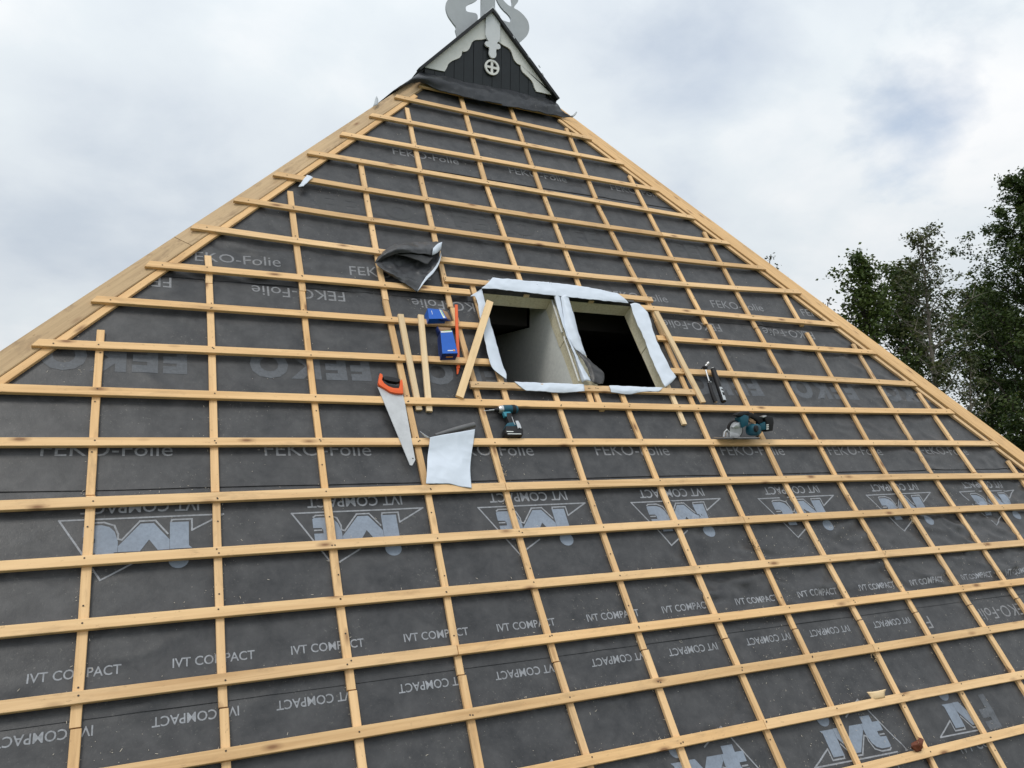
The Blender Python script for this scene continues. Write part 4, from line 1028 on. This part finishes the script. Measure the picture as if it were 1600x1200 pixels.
attach(mesh('carton_mark', [p - UPS * 0.001 for p in bl], [(0, 1, 2, 3)], M['label_orange']), cb2)
o = sheet('carton_flap', [[g4[0] - NRM * 0.03, g4[1] - NRM * 0.03], [PO(385, 440, 0.045), PO(555, 448, 0.045)]], M['card'], None, nu=3, nv=3); attach(o, cb2)
o = sheet('carton_flap', [[g4[0] - NRM * 0.066, g4[0]], [PO(350, 470, 0.0), PO(375, 425, 0.05)]], M['blue_dark'], None, nu=3, nv=3); attach(o, cb2)

# impact driver
DO = (797, 640); dh = -0.004
drv = tool('impact_driver', *DO, dh, 'teal and black cordless impact driver with battery lying under the sill batten', 'cordless drill')
f = loc(DO, dh)
def P8(X, Y, z=0.0): return f(700 + X / 10, 600 + Y / 10, z)
ax0, ax1 = P8(800, 398), P8(1060, 398)
b_ = bmesh.new(); lathe_bm(b_, [(0, 0.026), (0.012, 0.030), (0.055, 0.031), (0.095, 0.030), (0.108, 0.026), (0.113, 0.018)], P8(845, 398), ax1 - ax0, 22); tpart(drv, 'motor_housing', b_, 'teal')
b_ = bmesh.new(); lathe_bm(b_, [(0, 0.020), (0.010, 0.026), (0.022, 0.0285), (0.030, 0.029)], P8(785, 398), ax1 - ax0, 20); tpart(drv, 'nose', b_, 'silver')
b_ = bmesh.new(); lathe_bm(b_, [(0, 0.009), (0.010, 0.012), (0.022, 0.014), (0.034, 0.019)], P8(722, 403), ax1 - ax0, 16); tpart(drv, 'chuck', b_, 'rubber')
b_ = bmesh.new(); lathe_bm(b_, [(0, 0.0015), (0.004, 0.0028), (0.036, 0.0028), (0.037, 0.0048), (0.080, 0.0048)], P8(558, 420), P8(722, 405) - P8(558, 420), 10); tpart(drv, 'driver_bit', b_, 'silver')
b_ = bmesh.new(); lathe_bm(b_, [(0, 0.0318), (0.022, 0.0322), (0.032, 0.027)], P8(985, 398), ax1 - ax0, 22); tpart(drv, 'rear_cap', b_, 'rubber')
prism_tool(drv, 'handle', [P8(895, 470), P8(985, 470), P8(1010, 540), P8(1050, 640), P8(1075, 690), P8(955, 690), P8(935, 610), P8(905, 540)], -0.017, 0.017, 'rubber', 0.010)
prism_tool(drv, 'trigger_guard', [P8(850, 455), P8(955, 440), P8(975, 470), P8(940, 490), P8(905, 525), P8(875, 520), P8(868, 490)], -0.012, 0.014, 'teal_light', 0.003)
prism_tool(drv, 'battery_foot', [P8(910, 645), P8(1000, 635), P8(1085, 660), P8(1110, 700), P8(880, 700), P8(885, 670)], -0.030, 0.030, 'teal', 0.006)
bat = prism_tool(drv, 'battery', [P8(875, 700), P8(1115, 700), P8(1150, 765), P8(1148, 838), P8(905, 850), P8(868, 800)], -0.036, 0.034, 'rubber', 0.007)
cl = prism_tool(drv, 'belt_clip', [P8(1020, 632), P8(1060, 628), P8(1092, 680), P8(1115, 745), P8(1095, 750), P8(1075, 735), P8(1058, 755), P8(1040, 690)], 0.037, 0.041, 'silver', 0.001)
for (x0, y0, x1, y1) in ((915, 735, 1020, 747), (930, 772, 1140, 782)):
    o = mesh('battery_stripe', [P8(x0, y0, 0.0348), P8(x0 + 5, y1, 0.0348), P8(x1 + 5, y1 + 2, 0.0348), P8(x1, y0 + 2, 0.0348)], [(0, 1, 2, 3)], M['label_white']); o.parent = drv
b_ = bmesh.new(); tube_bm(b_, [P8(990, 490, 0.012), P8(1025, 590, 0.026), P8(1050, 640, 0.036)], 0.0022, 6); tpart(drv, 'wrist_strap', b_, 'silver')

# circular saw standing on its base plate on a batten
KO = (1150, 683); kh = 0.03
cs = tool('circular_saw', *KO, kh, 'teal and black cordless circular saw standing on a batten right of the window openings', 'circular saw')
K0 = WP(*KO, kh); frame(cs, UAX, Vector((0, -1, 0)), K0); bpy.context.view_layer.update()
def P5(X, Y, z=0.0):
    q = at_depth(1060 + X / 8, 540 + Y / 8, K0.y - z) - K0; return Vector((q.x, q.z, z))
b_ = bmesh.new(); c0 = (P5(495, 1150) + P5(940, 1150)) / 2; wd = (P5(940, 1150) - P5(495, 1150)).length
box_bm(b_, c0, (wd, 0.004, 0.135), None, 0.0012); tpart(cs, 'base_plate', b_, 'steel', False)
b_ = bmesh.new(); cc = P5(690, 1050, -0.022); lathe_bm(b_, [(0, 0.066), (0.012, 0.070), (0.022, 0.068)], cc, Vector((0, 0, 1)), 30); tpart(cs, 'blade_guard', b_, 'rubber')
b_ = bmesh.new(); lathe_bm(b_, [(0, 0.058), (0.0025, 0.058)], cc + Vector((0, 0, 0.024)), Vector((0, 0, 1)), 36); tpart(cs, 'saw_blade', b_, 'steel')
prism_tool(cs, 'upper_guard', [P5(660, 1020), P5(690, 975), P5(745, 955), P5(760, 1030), P5(668, 1035)], -0.02, 0.022, 'silver', 0.004)
b_ = bmesh.new()
tube_bm(b_, [P5(565, 1140, 0.02), P5(575, 1080, 0.02), P5(605, 1050, 0.02), P5(640, 1085, 0.02), P5(650, 1140, 0.02)], 0.0062, 8); tpart(cs, 'bevel_bracket', b_, 'silver')
prism_tool(cs, 'bracket_block', [P5(585, 1140), P5(590, 1085), P5(625, 1080), P5(735, 1100), P5(760, 1140)], -0.03, 0.012, 'steel', 0.003)
b_ = bmesh.new(); lathe_bm(b_, [(0, 0.040), (0.02, 0.045), (0.075, 0.044), (0.088, 0.036), (0.092, 0.02)], P5(872, 1052, -0.03), Vector((0.35, 0.0, 1)), 24); tpart(cs, 'motor_housing', b_, 'teal')
b_ = bmesh.new(); lathe_bm(b_, [(0, 0.024), (0.012, 0.026), (0.018, 0.02)], P5(958, 1038, 0.052), Vector((0.35, 0.0, 1)), 18); tpart(cs, 'motor_cap', b_, 'rubber')
prism_tool(cs, 'gear_case', [P5(735, 900), P5(790, 865), P5(840, 880), P5(835, 990), P5(760, 1030), P5(745, 960)], -0.03, 0.035, 'teal', 0.006)
prism_tool(cs, 'front_grip', [P5(688, 872), P5(720, 840), P5(785, 828), P5(850, 818), P5(868, 850), P5(800, 875), P5(745, 890)], -0.022, 0.03, 'rubber', 0.008)
prism_tool(cs, 'handle', [P5(820, 835), P5(900, 838), P5(960, 870), P5(1030, 905), P5(1050, 960), P5(985, 985), P5(960, 935), P5(890, 895), P5(835, 915)], -0.018, 0.02, 'rubber', 0.008)
prism_tool(cs, 'rear_housing', [P5(985, 985), P5(1050, 950), P5(1062, 1050), P5(1000, 1060)], -0.03, 0.032, 'teal', 0.006)
prism_tool(cs, 'battery', [P5(1035, 895), P5(1070, 875), P5(1140, 890), P5(1152, 960), P5(1138, 1065), P5(1055, 1078), P5(1060, 960)], -0.036, 0.036, 'rubber', 0.007)
prism_tool(cs, 'battery_clip', [P5(1010, 885), P5(1060, 872), P5(1066, 890), P5(1015, 905)], 0.0, 0.034, 'silver', 0.002)
for y in (985, 1010, 1035):
    o = mesh('battery_stripe', [P5(1100, y, 0.0365), P5(1100, y + 14, 0.0365), P5(1128, y + 12, 0.0365), P5(1130, y - 2, 0.0365)], [(0, 1, 2, 3)], M['label_white']); o.parent = cs
prism_tool(cs, 'trigger', [P5(862, 930), P5(900, 918), P5(955, 950), P5(948, 975), P5(890, 960)], -0.01, 0.012, 'card', 0.002)
b_ = bmesh.new(); tube_bm(b_, [P5(985, 1140, 0.0), P5(1010, 1095, 0.0), P5(1030, 1080, 0.0)], 0.008, 8); tpart(cs, 'depth_lever', b_, 'rubber')

# claw hammer leaning on the batten
hm = empty('claw_hammer', WP(1110, 600, 0), 'claw hammer with black grip and steel head leaning upright on a batten', 'hammer'); bpy.context.view_layer.update()
def P6(X, Y, h): return WP(1060 + X / 8, 540 + Y / 8, h)
b_ = bmesh.new(); tube_bm(b_, [P6(338, 290, 0.052), P6(360, 370, 0.046), P6(386, 455, 0.036)], [0.0075, 0.0062, 0.007], 10); attach(from_bm('shaft', b_, M['silver'], None, True), hm)
b_ = bmesh.new(); tube_bm(b_, [P6(380, 450, 0.036), P6(392, 500, 0.031), P6(420, 590, 0.020), P6(450, 670, 0.010), P6(466, 706, 0.006)], [0.013, 0.0145, 0.0155, 0.0175, 0.0165], 14); attach(from_bm('grip', b_, M['rubber'], None, True), hm)
b_ = bmesh.new(); tube_bm(b_, [P6(370, 462, 0.037), P6(404, 456, 0.037)], 0.008, 10); attach(from_bm('collar', b_, M['silver'], None, True), hm)
b_ = bmesh.new(); hd0 = P6(335, 262, 0.055); hd1 = P6(378, 214, 0.075)
tube_bm(b_, [hd0, hd0.lerp(hd1, 0.5), hd0.lerp(hd1, 0.55), hd1], [0.011, 0.010, 0.0135, 0.0135], 14); attach(from_bm('head', b_, M['steel'], None, True), hm)
b_ = bmesh.new(); tube_bm(b_, [hd0, P6(310, 270, 0.05), P6(285, 292, 0.036)], [0.012, 0.009, 0.003], 8); attach(from_bm('claw', b_, M['rubber'], None, True), hm)
b_ = bmesh.new(); box_bm(b_, P6(336, 278, 0.054), (0.024, 0.03, 0.026), None, 0.004); attach(from_bm('head_socket', b_, M['rubber'], None, True), hm)
b_ = bmesh.new(); lathe_bm(b_, [(0, 0.0150), (0.004, 0.0135)], P6(466, 705, 0.004), -UPS, 12); attach(from_bm('butt_cap', b_, M['silver'], None, True), hm)
# black tube with a grey label beside it
tb = empty('sealant_tube', WP(1122, 600, 0), 'black tube with grey printed label standing right beside the hammer', 'tube'); bpy.context.view_layer.update()
b_ = bmesh.new(); ta, tb_ = P6(432, 290, 0.036), P6(566, 702, 0.010); tube_bm(b_, [ta, ta.lerp(tb_, 0.03), ta.lerp(tb_, 0.6), ta.lerp(tb_, 0.97), tb_], [0.019, 0.021, 0.0215, 0.022, 0.020], 18); attach(from_bm('tube_body', b_, M['rubber'], None, True), tb)
b_ = bmesh.new(); lathe_bm(b_, [(0, 0.013), (0.008, 0.011)], ta, ta - tb_, 14); attach(from_bm('cap', b_, M['label_white'], None, True), tb)
b_ = bmesh.new(); n = 7; d = (tb_ - ta).normalized(); s_ = d.cross(NRM).normalized()
if s_.x < 0: s_ = -s_
n2 = s_.cross(d); n2 = n2 if n2.dot(NRM) > 0 else -n2
rows_ = []
for t in (0.60, 0.985):
    c = ta.lerp(tb_, t); rows_.append([b_.verts.new(c + (s_ * math.cos(a) + n2 * math.sin(a)) * 0.0228) for a in [rad(30 + 95 * k / (n - 1)) for k in range(n)]])
for k in range(n - 1): b_.faces.new((rows_[0][k], rows_[1][k], rows_[1][k + 1], rows_[0][k + 1]))
attach(from_bm('tube_label', b_, M['swan'], None, True), tb)
b_ = bmesh.new()
for t, w in ((0.66, 0.05), (0.76, 0.09)):
    rw = []
    for tt in (t, t + w):
        c = ta.lerp(tb_, tt); rw.append([b_.verts.new(c + (s_ * math.cos(a) + n2 * math.sin(a)) * 0.0233) for a in [rad(50 + 55 * k / 4) for k in range(5)]])
    for k in range(4): b_.faces.new((rw[0][k], rw[1][k], rw[1][k + 1], rw[0][k + 1]))
attach(from_bm('label_print', b_, M['rubber'], None, True), tb)

# small scraps
o = sheet('torn_scrap', [[WP(466, 292, 0.0), WP(480, 272, 0.0)], [WP(474, 291, 0.008), WP(489, 277, 0.01)]], M['white_fleece'], None, nu=6, nv=4, crumple=0.006, freq=40)
tag(o, 'small torn white scrap caught at the left hip under a batten', 'scrap')
o = sheet('torn_scrap', [[WP(583, 166, -0.01), WP(586, 156, 0.0), WP(588, 150, 0.012)], [WP(590, 164, -0.01), WP(591, 157, 0.0), WP(589, 150, 0.012)]], M['swan'], None, nu=6, nv=3, crumple=0.004, freq=40)
tag(o, 'little grey scrap sticking up at the upper left hip plank', 'scrap')
o = sheet('torn_scrap', [[WP(892, 181, 0.01), WP(897, 178, 0.03), WP(900, 174, 0.05)], [WP(895, 183, 0.01), WP(899, 180, 0.03), WP(902, 175, 0.05)]], M['swan'], None, nu=4, nv=2)
tag(o, 'tiny pale scrap at the right end of the black flashing', 'scrap')
def P7(X, Y, h): return WP(1250 + X / 4.571, 1000 + Y / 4.571, h)
o = sheet('wood_chip', [[P7(478, 372, 0.006), P7(540, 366, 0.016), P7(616, 350, 0.012)], [P7(500, 400, 0.0), P7(550, 395, 0.012), P7(606, 378, 0.010)], [P7(518, 428, -0.004), P7(560, 420, 0.002), P7(608, 412, 0.0)]], M['fresh'], None, nu=8, nv=5, thick=0.003)
tag(o, 'pale split wood chip resting on a batten at lower right', 'wood chip')
b_ = bmesh.new()
lf = empty('dry_leaf', P7(835, 770, 0.0), 'curled dry brown leaf lodged on a batten at lower right', 'leaf'); bpy.context.view_layer.update()
for rails in ([[P7(840, 690, 0.02), P7(845, 740, 0.035), P7(835, 800, 0.005)], [P7(882, 705, 0.03), P7(880, 740, 0.04), P7(870, 795, 0.01)]],
              [[P7(790, 740, 0.02), P7(800, 765, 0.03), P7(832, 800, 0.005)], [P7(838, 715, 0.03), P7(845, 745, 0.035), P7(850, 798, 0.006)]],
              [[P7(785, 770, 0.012), P7(800, 780, 0.016), P7(828, 802, 0.004)], [P7(800, 755, 0.02), P7(815, 770, 0.022), P7(838, 798, 0.006)]]):
    attach(sheet('leaf_lobe', rails, M['dead_leaf'], None, nu=8, nv=5, thick=0.0008, crumple=0.008, freq=50), lf)

# shavings, straw and sawdust lying on the sheets
V = []; F = []
def flake(u, v, h, L, w, a, lift):
    c, s = math.cos(a), math.sin(a); k = len(V)
    for (x, y, z) in ((-L, -w, 0), (L, -w, lift), (L, w, lift * 0.6), (-L, w, lift * 0.3)):
        V.append(W(u + x * c - y * s, v + x * s + y * c, h + 0.0022 + abs(z)))
    F.append((k, k + 1, k + 2, k + 3))
cl_ = [(random.uniform(-3, 4.2), random.uniform(-3.2, 2.9)) for _ in range(90)] + [(random.uniform(0.8, 4.5), random.uniform(0.6, 2.9)) for _ in range(90)]
cnt = 0
while cnt < 6500:
    cu, cv = random.choice(cl_)
    u, v = random.gauss(cu, 0.10), random.gauss(cv, 0.08)
    if random.random() < 0.28:               # caught along the counter battens and on the battens' upper edges
        va, ua, vb, ub = random.choice(COLLINE); v = random.uniform(va, vb)
        if v < 0.4 and random.random() < 0.6: continue
        u = ua + (ub - ua) * (v - va) / (vb - va) + random.choice((-1, 1)) * random.uniform(0.022, 0.034)
    elif random.random() < 0.42:
        r_ = random.randint(10, 19); u = random.uniform(-1.0, 5.0) if random.random() < 0.8 else random.uniform(-3.2, 0); v = rowv(r_, u) - 0.027 - random.expovariate(1 / 0.016)
    if u < hip_left(v) + 0.03 or u > hip_right(v) - 0.03 or v > 3.0 or v < -3.7: continue
    if HOLE[0] - 0.12 < u < HOLE[1] + 0.1 and -1.2 < v < -0.1: continue
    L = random.choice((0.0009, 0.0012, 0.0014, 0.0014, 0.002, 0.003, 0.0012, 0.006)); flake(u, v, mem_h(u, v) + 0.001, L, min(L * 0.7, 0.0010), random.uniform(0, 6.28), random.uniform(0, 0.004)); cnt += 1
tag(mesh('wood_shavings', V, F, M['shaving']), 'pale sawdust, shavings and straw scattered over the black underlay', 'sawdust', kind='stuff')
# tufts of straw and cobweb lodged beside counter battens
def tuft(px, py, n, size, m, label):
    b_ = bmesh.new(); u, v = roof_at(px, py, -0.035)
    for _ in range(n):
        a = random.uniform(0, 6.28); L = size * random.uniform(0.4, 1.0); c = W(u + random.gauss(0, size * 0.35), v + random.gauss(0, size * 0.5), -0.036 + random.uniform(0, 0.02))
        d = UAX * math.cos(a) + UPS * math.sin(a) + NRM * random.uniform(0, 0.5)
        tube_bm(b_, [c, c + d * L * 0.5 + NRM * 0.004, c + d * L], [0.0011, 0.0009, 0.0005], 4)
    tag(from_bm('straw_tuft', b_, M[m]), label, 'straw tuft', 'straw tufts caught on the battens')
tuft(1177, 855, 22, 0.035, 'rubber', 'dark tuft of debris beside a counter batten right of centre')
tuft(1424, 815, 16, 0.03, 'fresh', 'pale straw tuft under a batten at the right edge of the logo row')
tuft(1363, 1027, 16, 0.03, 'fresh', 'pale straw tuft below a batten above the wood chip')
tuft(1575, 1048, 18, 0.03, 'card', 'brown straw tuft on a batten at the lower right edge')
tuft(1488, 912, 16, 0.03, 'fresh', 'pale straw tuft by a counter batten above the single letter F')
tuft(785, 742, 10, 0.035, 'fresh', 'thin straw beside the white sheet on the batten below')

# ------------------------------------------------------------------ trees beyond the house
def make_tree(name, base, height, spread, label, leaf_m, bark_m, n_leaf, leaf_size, seed, lean=(0, 0), crown_from=0.3, density=1.0, shape=1.0, clump=0.30, trunk_r=0.16, tips=70):
    r = np.random.default_rng(seed); rp = random.Random(seed)
    root = empty(name, base, label, 'tree', 'trees beyond the house')
    b_ = bmesh.new(); ends = []
    top = Vector(base) + Vector((lean[0], lean[1], height))
    trunk = []
    nseg = 9
    for i in range(nseg + 1):
        t = i / nseg; p = Vector(base).lerp(top, t) + Vector((rp.uniform(-1, 1), rp.uniform(-1, 1), 0)) * 0.012 * height * t * (1 - t * 0.5)
        trunk.append(p)
    tube_bm(b_, trunk, [trunk_r * (1 - 0.93 * (i / nseg)) + 0.006 for i in range(nseg + 1)], 9)
    for i in range(tips):
        t = crown_from + (1 - crown_from) * (i + rp.random()) / tips
        k = t * nseg; a = trunk[min(int(k), nseg - 1)].lerp(trunk[min(int(k) + 1, nseg)], k - int(k))
        prof = (math.sin(math.pi * min(1, ((t - crown_from) / (1 - crown_from)) * 0.80 + 0.20)) ** shape)
        L = spread * (0.25 + 0.85 * prof) * rp.uniform(0.55, 1.08)
        az = i * 2.39996 + rp.uniform(-0.5, 0.5); el = rp.uniform(0.1, 0.75) + 0.5 * t
        d = Vector((math.cos(az) * math.cos(el), math.sin(az) * math.cos(el), math.sin(el)))
        pts = [a]
        for s in range(1, 5):
            dd = d + Vector((rp.uniform(-1, 1), rp.uniform(-1, 1), rp.uniform(-0.6, 0.7))) * 0.30; pts.append(pts[-1] + dd.normalized() * L / 4)
        rb = trunk_r * (1 - 0.9 * t) * 0.42 + 0.008
        tube_bm(b_, pts, [rb, rb * 0.75, rb * 0.5, rb * 0.3, 0.004], 5)
        for s in (1, 2, 3, 4):
            for _ in range(2 if s < 4 else 3):
                d2 = Vector((rp.uniform(-1, 1), rp.uniform(-1, 1), rp.uniform(-0.4, 0.9))).normalized(); L2 = L * rp.uniform(0.16, 0.36)
                q = pts[s] + d2 * L2
                tube_bm(b_, [pts[s], (pts[s] + q) / 2 + Vector((0, 0, 0.03)), q], [rb * 0.3 + 0.003, 0.006, 0.0025], 4)
                ends.append((q, 0.6 + 0.6 * rp.random())); ends.append(((pts[s] + q) / 2, 0.5))
    attach(from_bm('trunk', b_, bark_m, None, True, 60), root)
    P = np.array([list(e[0]) for e in ends]); wgt = np.array([e[1] for e in ends]) * r.uniform(0.15, 1.6, len(ends)); wgt /= wgt.sum()
    idx = r.choice(len(P), n_leaf, p=wgt)
    c = P[idx] + np.clip(r.normal(0, 1, (n_leaf, 3)), -1.7, 1.7) * clump * np.array([1, 1, 0.7]) * r.uniform(0.25, 1, (n_leaf, 1))
    a = r.normal(0, 1, (n_leaf, 3)); a[:, 2] *= 0.6; a /= np.linalg.norm(a, axis=1)[:, None]
    nn_ = r.normal(0, 1, (n_leaf, 3)); nn_[:, 2] += 0.8; b2 = np.cross(nn_, a); b2 /= np.linalg.norm(b2, axis=1)[:, None]
    nv = np.cross(a, b2)
    L = leaf_size * r.uniform(0.6, 1.25, (n_leaf, 1)); w = L * r.uniform(0.5, 0.75, (n_leaf, 1))
    v0 = c - a * L * 0.5; v1 = c + b2 * w * 0.5 + nv * L * 0.1; v2 = c + a * L * 0.5; v3 = c - b2 * w * 0.5 + nv * L * 0.1
    VV = np.stack([v0, v1, v2, v3], 1).reshape(-1, 3)
    me = bpy.data.meshes.new('crown'); me.vertices.add(n_leaf * 4); me.vertices.foreach_set('co', VV.ravel())
    me.loops.add(n_leaf * 4); me.loops.foreach_set('vertex_index', np.arange(n_leaf * 4)); me.polygons.add(n_leaf)
    me.polygons.foreach_set('loop_start', np.arange(n_leaf) * 4); me.polygons.foreach_set('loop_total', np.full(n_leaf, 4)); me.update()
    o = link('crown', me, leaf_m); attach(o, root); return root
def ground_at(px, y):
    q = at_depth(px, 600, y); return (q.x, q.y, 0.0)
def top_h(px, py, y): return at_depth(px, py, y).z
Y1 = 11.5
make_tree('alder_tree', ground_at(1352, Y1), top_h(1350, 418, Y1), 1.45, 'dense bushy green tree nearest the roof edge, left of the slender bare-stemmed one', M['leaf_a'], M['bark'], 12500, 0.115, 11, crown_from=0.35, shape=0.6, tips=52, clump=0.17)
make_tree('alder_tree', ground_at(1415, Y1 + 0.8), top_h(1410, 438, Y1 + 0.8), 1.75, 'low dense green tree filling the gap behind the slender stemmed tree', M['leaf_a'], M['bark'], 22000, 0.115, 23, crown_from=0.3, shape=0.5, tips=56, clump=0.18)
make_tree('birch_tree', ground_at(1474, Y1 - 1.0), top_h(1436, 378, Y1 - 1.0), 1.35, 'slender tree with pale bare stem and thin airy crown between two dense trees', M['leaf_b'], M['pale_bark'], 4200, 0.10, 5, lean=(-0.75, 0), crown_from=0.5, shape=0.45, clump=0.14, trunk_r=0.13, tips=40)
make_tree('oak_tree', ground_at(1618, Y1 + 1.0), top_h(1598, 296, Y1 + 1.0), 2.6, 'tallest dark tree at the right edge of the picture', M['leaf_c'], M['bark'], 52000, 0.120, 31, crown_from=0.22, shape=0.7, clump=0.22, trunk_r=0.24, tips=88)
make_tree('oak_tree', ground_at(1545, Y1 + 4.0), top_h(1548, 475, Y1 + 4.0), 2.5, 'broad dark tree standing low behind the tallest one', M['leaf_c'], M['bark'], 36000, 0.125, 37, crown_from=0.2, shape=0.5, clump=0.24, trunk_r=0.2, tips=76)
make_tree('birch_tree', ground_at(1505, Y1 - 2.0), top_h(1508, 560, Y1 - 2.0), 0.8, 'young pale stemmed tree rising just beyond the right hip plank', M['leaf_b'], M['pale_bark'], 900, 0.09, 43, lean=(0.35, 0), crown_from=0.55, clump=0.14, trunk_r=0.07, tips=20)
make_tree('elm_tree', ground_at(1296, 14.0), top_h(1291, 472, 14.0), 0.75, 'far tree whose thin top twigs just show over the hip beside the dense trees', M['leaf_b'], M['bark'], 260, 0.10, 51, crown_from=0.6, shape=0.8, clump=0.10, trunk_r=0.10, tips=16)
make_tree('elm_tree', ground_at(1206, 15.0), top_h(1212, 408, 15.0), 0.7, 'far tree whose top leaves barely peep over the middle of the right hip', M['leaf_b'], M['bark'], 420, 0.10, 57, crown_from=0.6, shape=0.8, clump=0.10, trunk_r=0.10, tips=16)
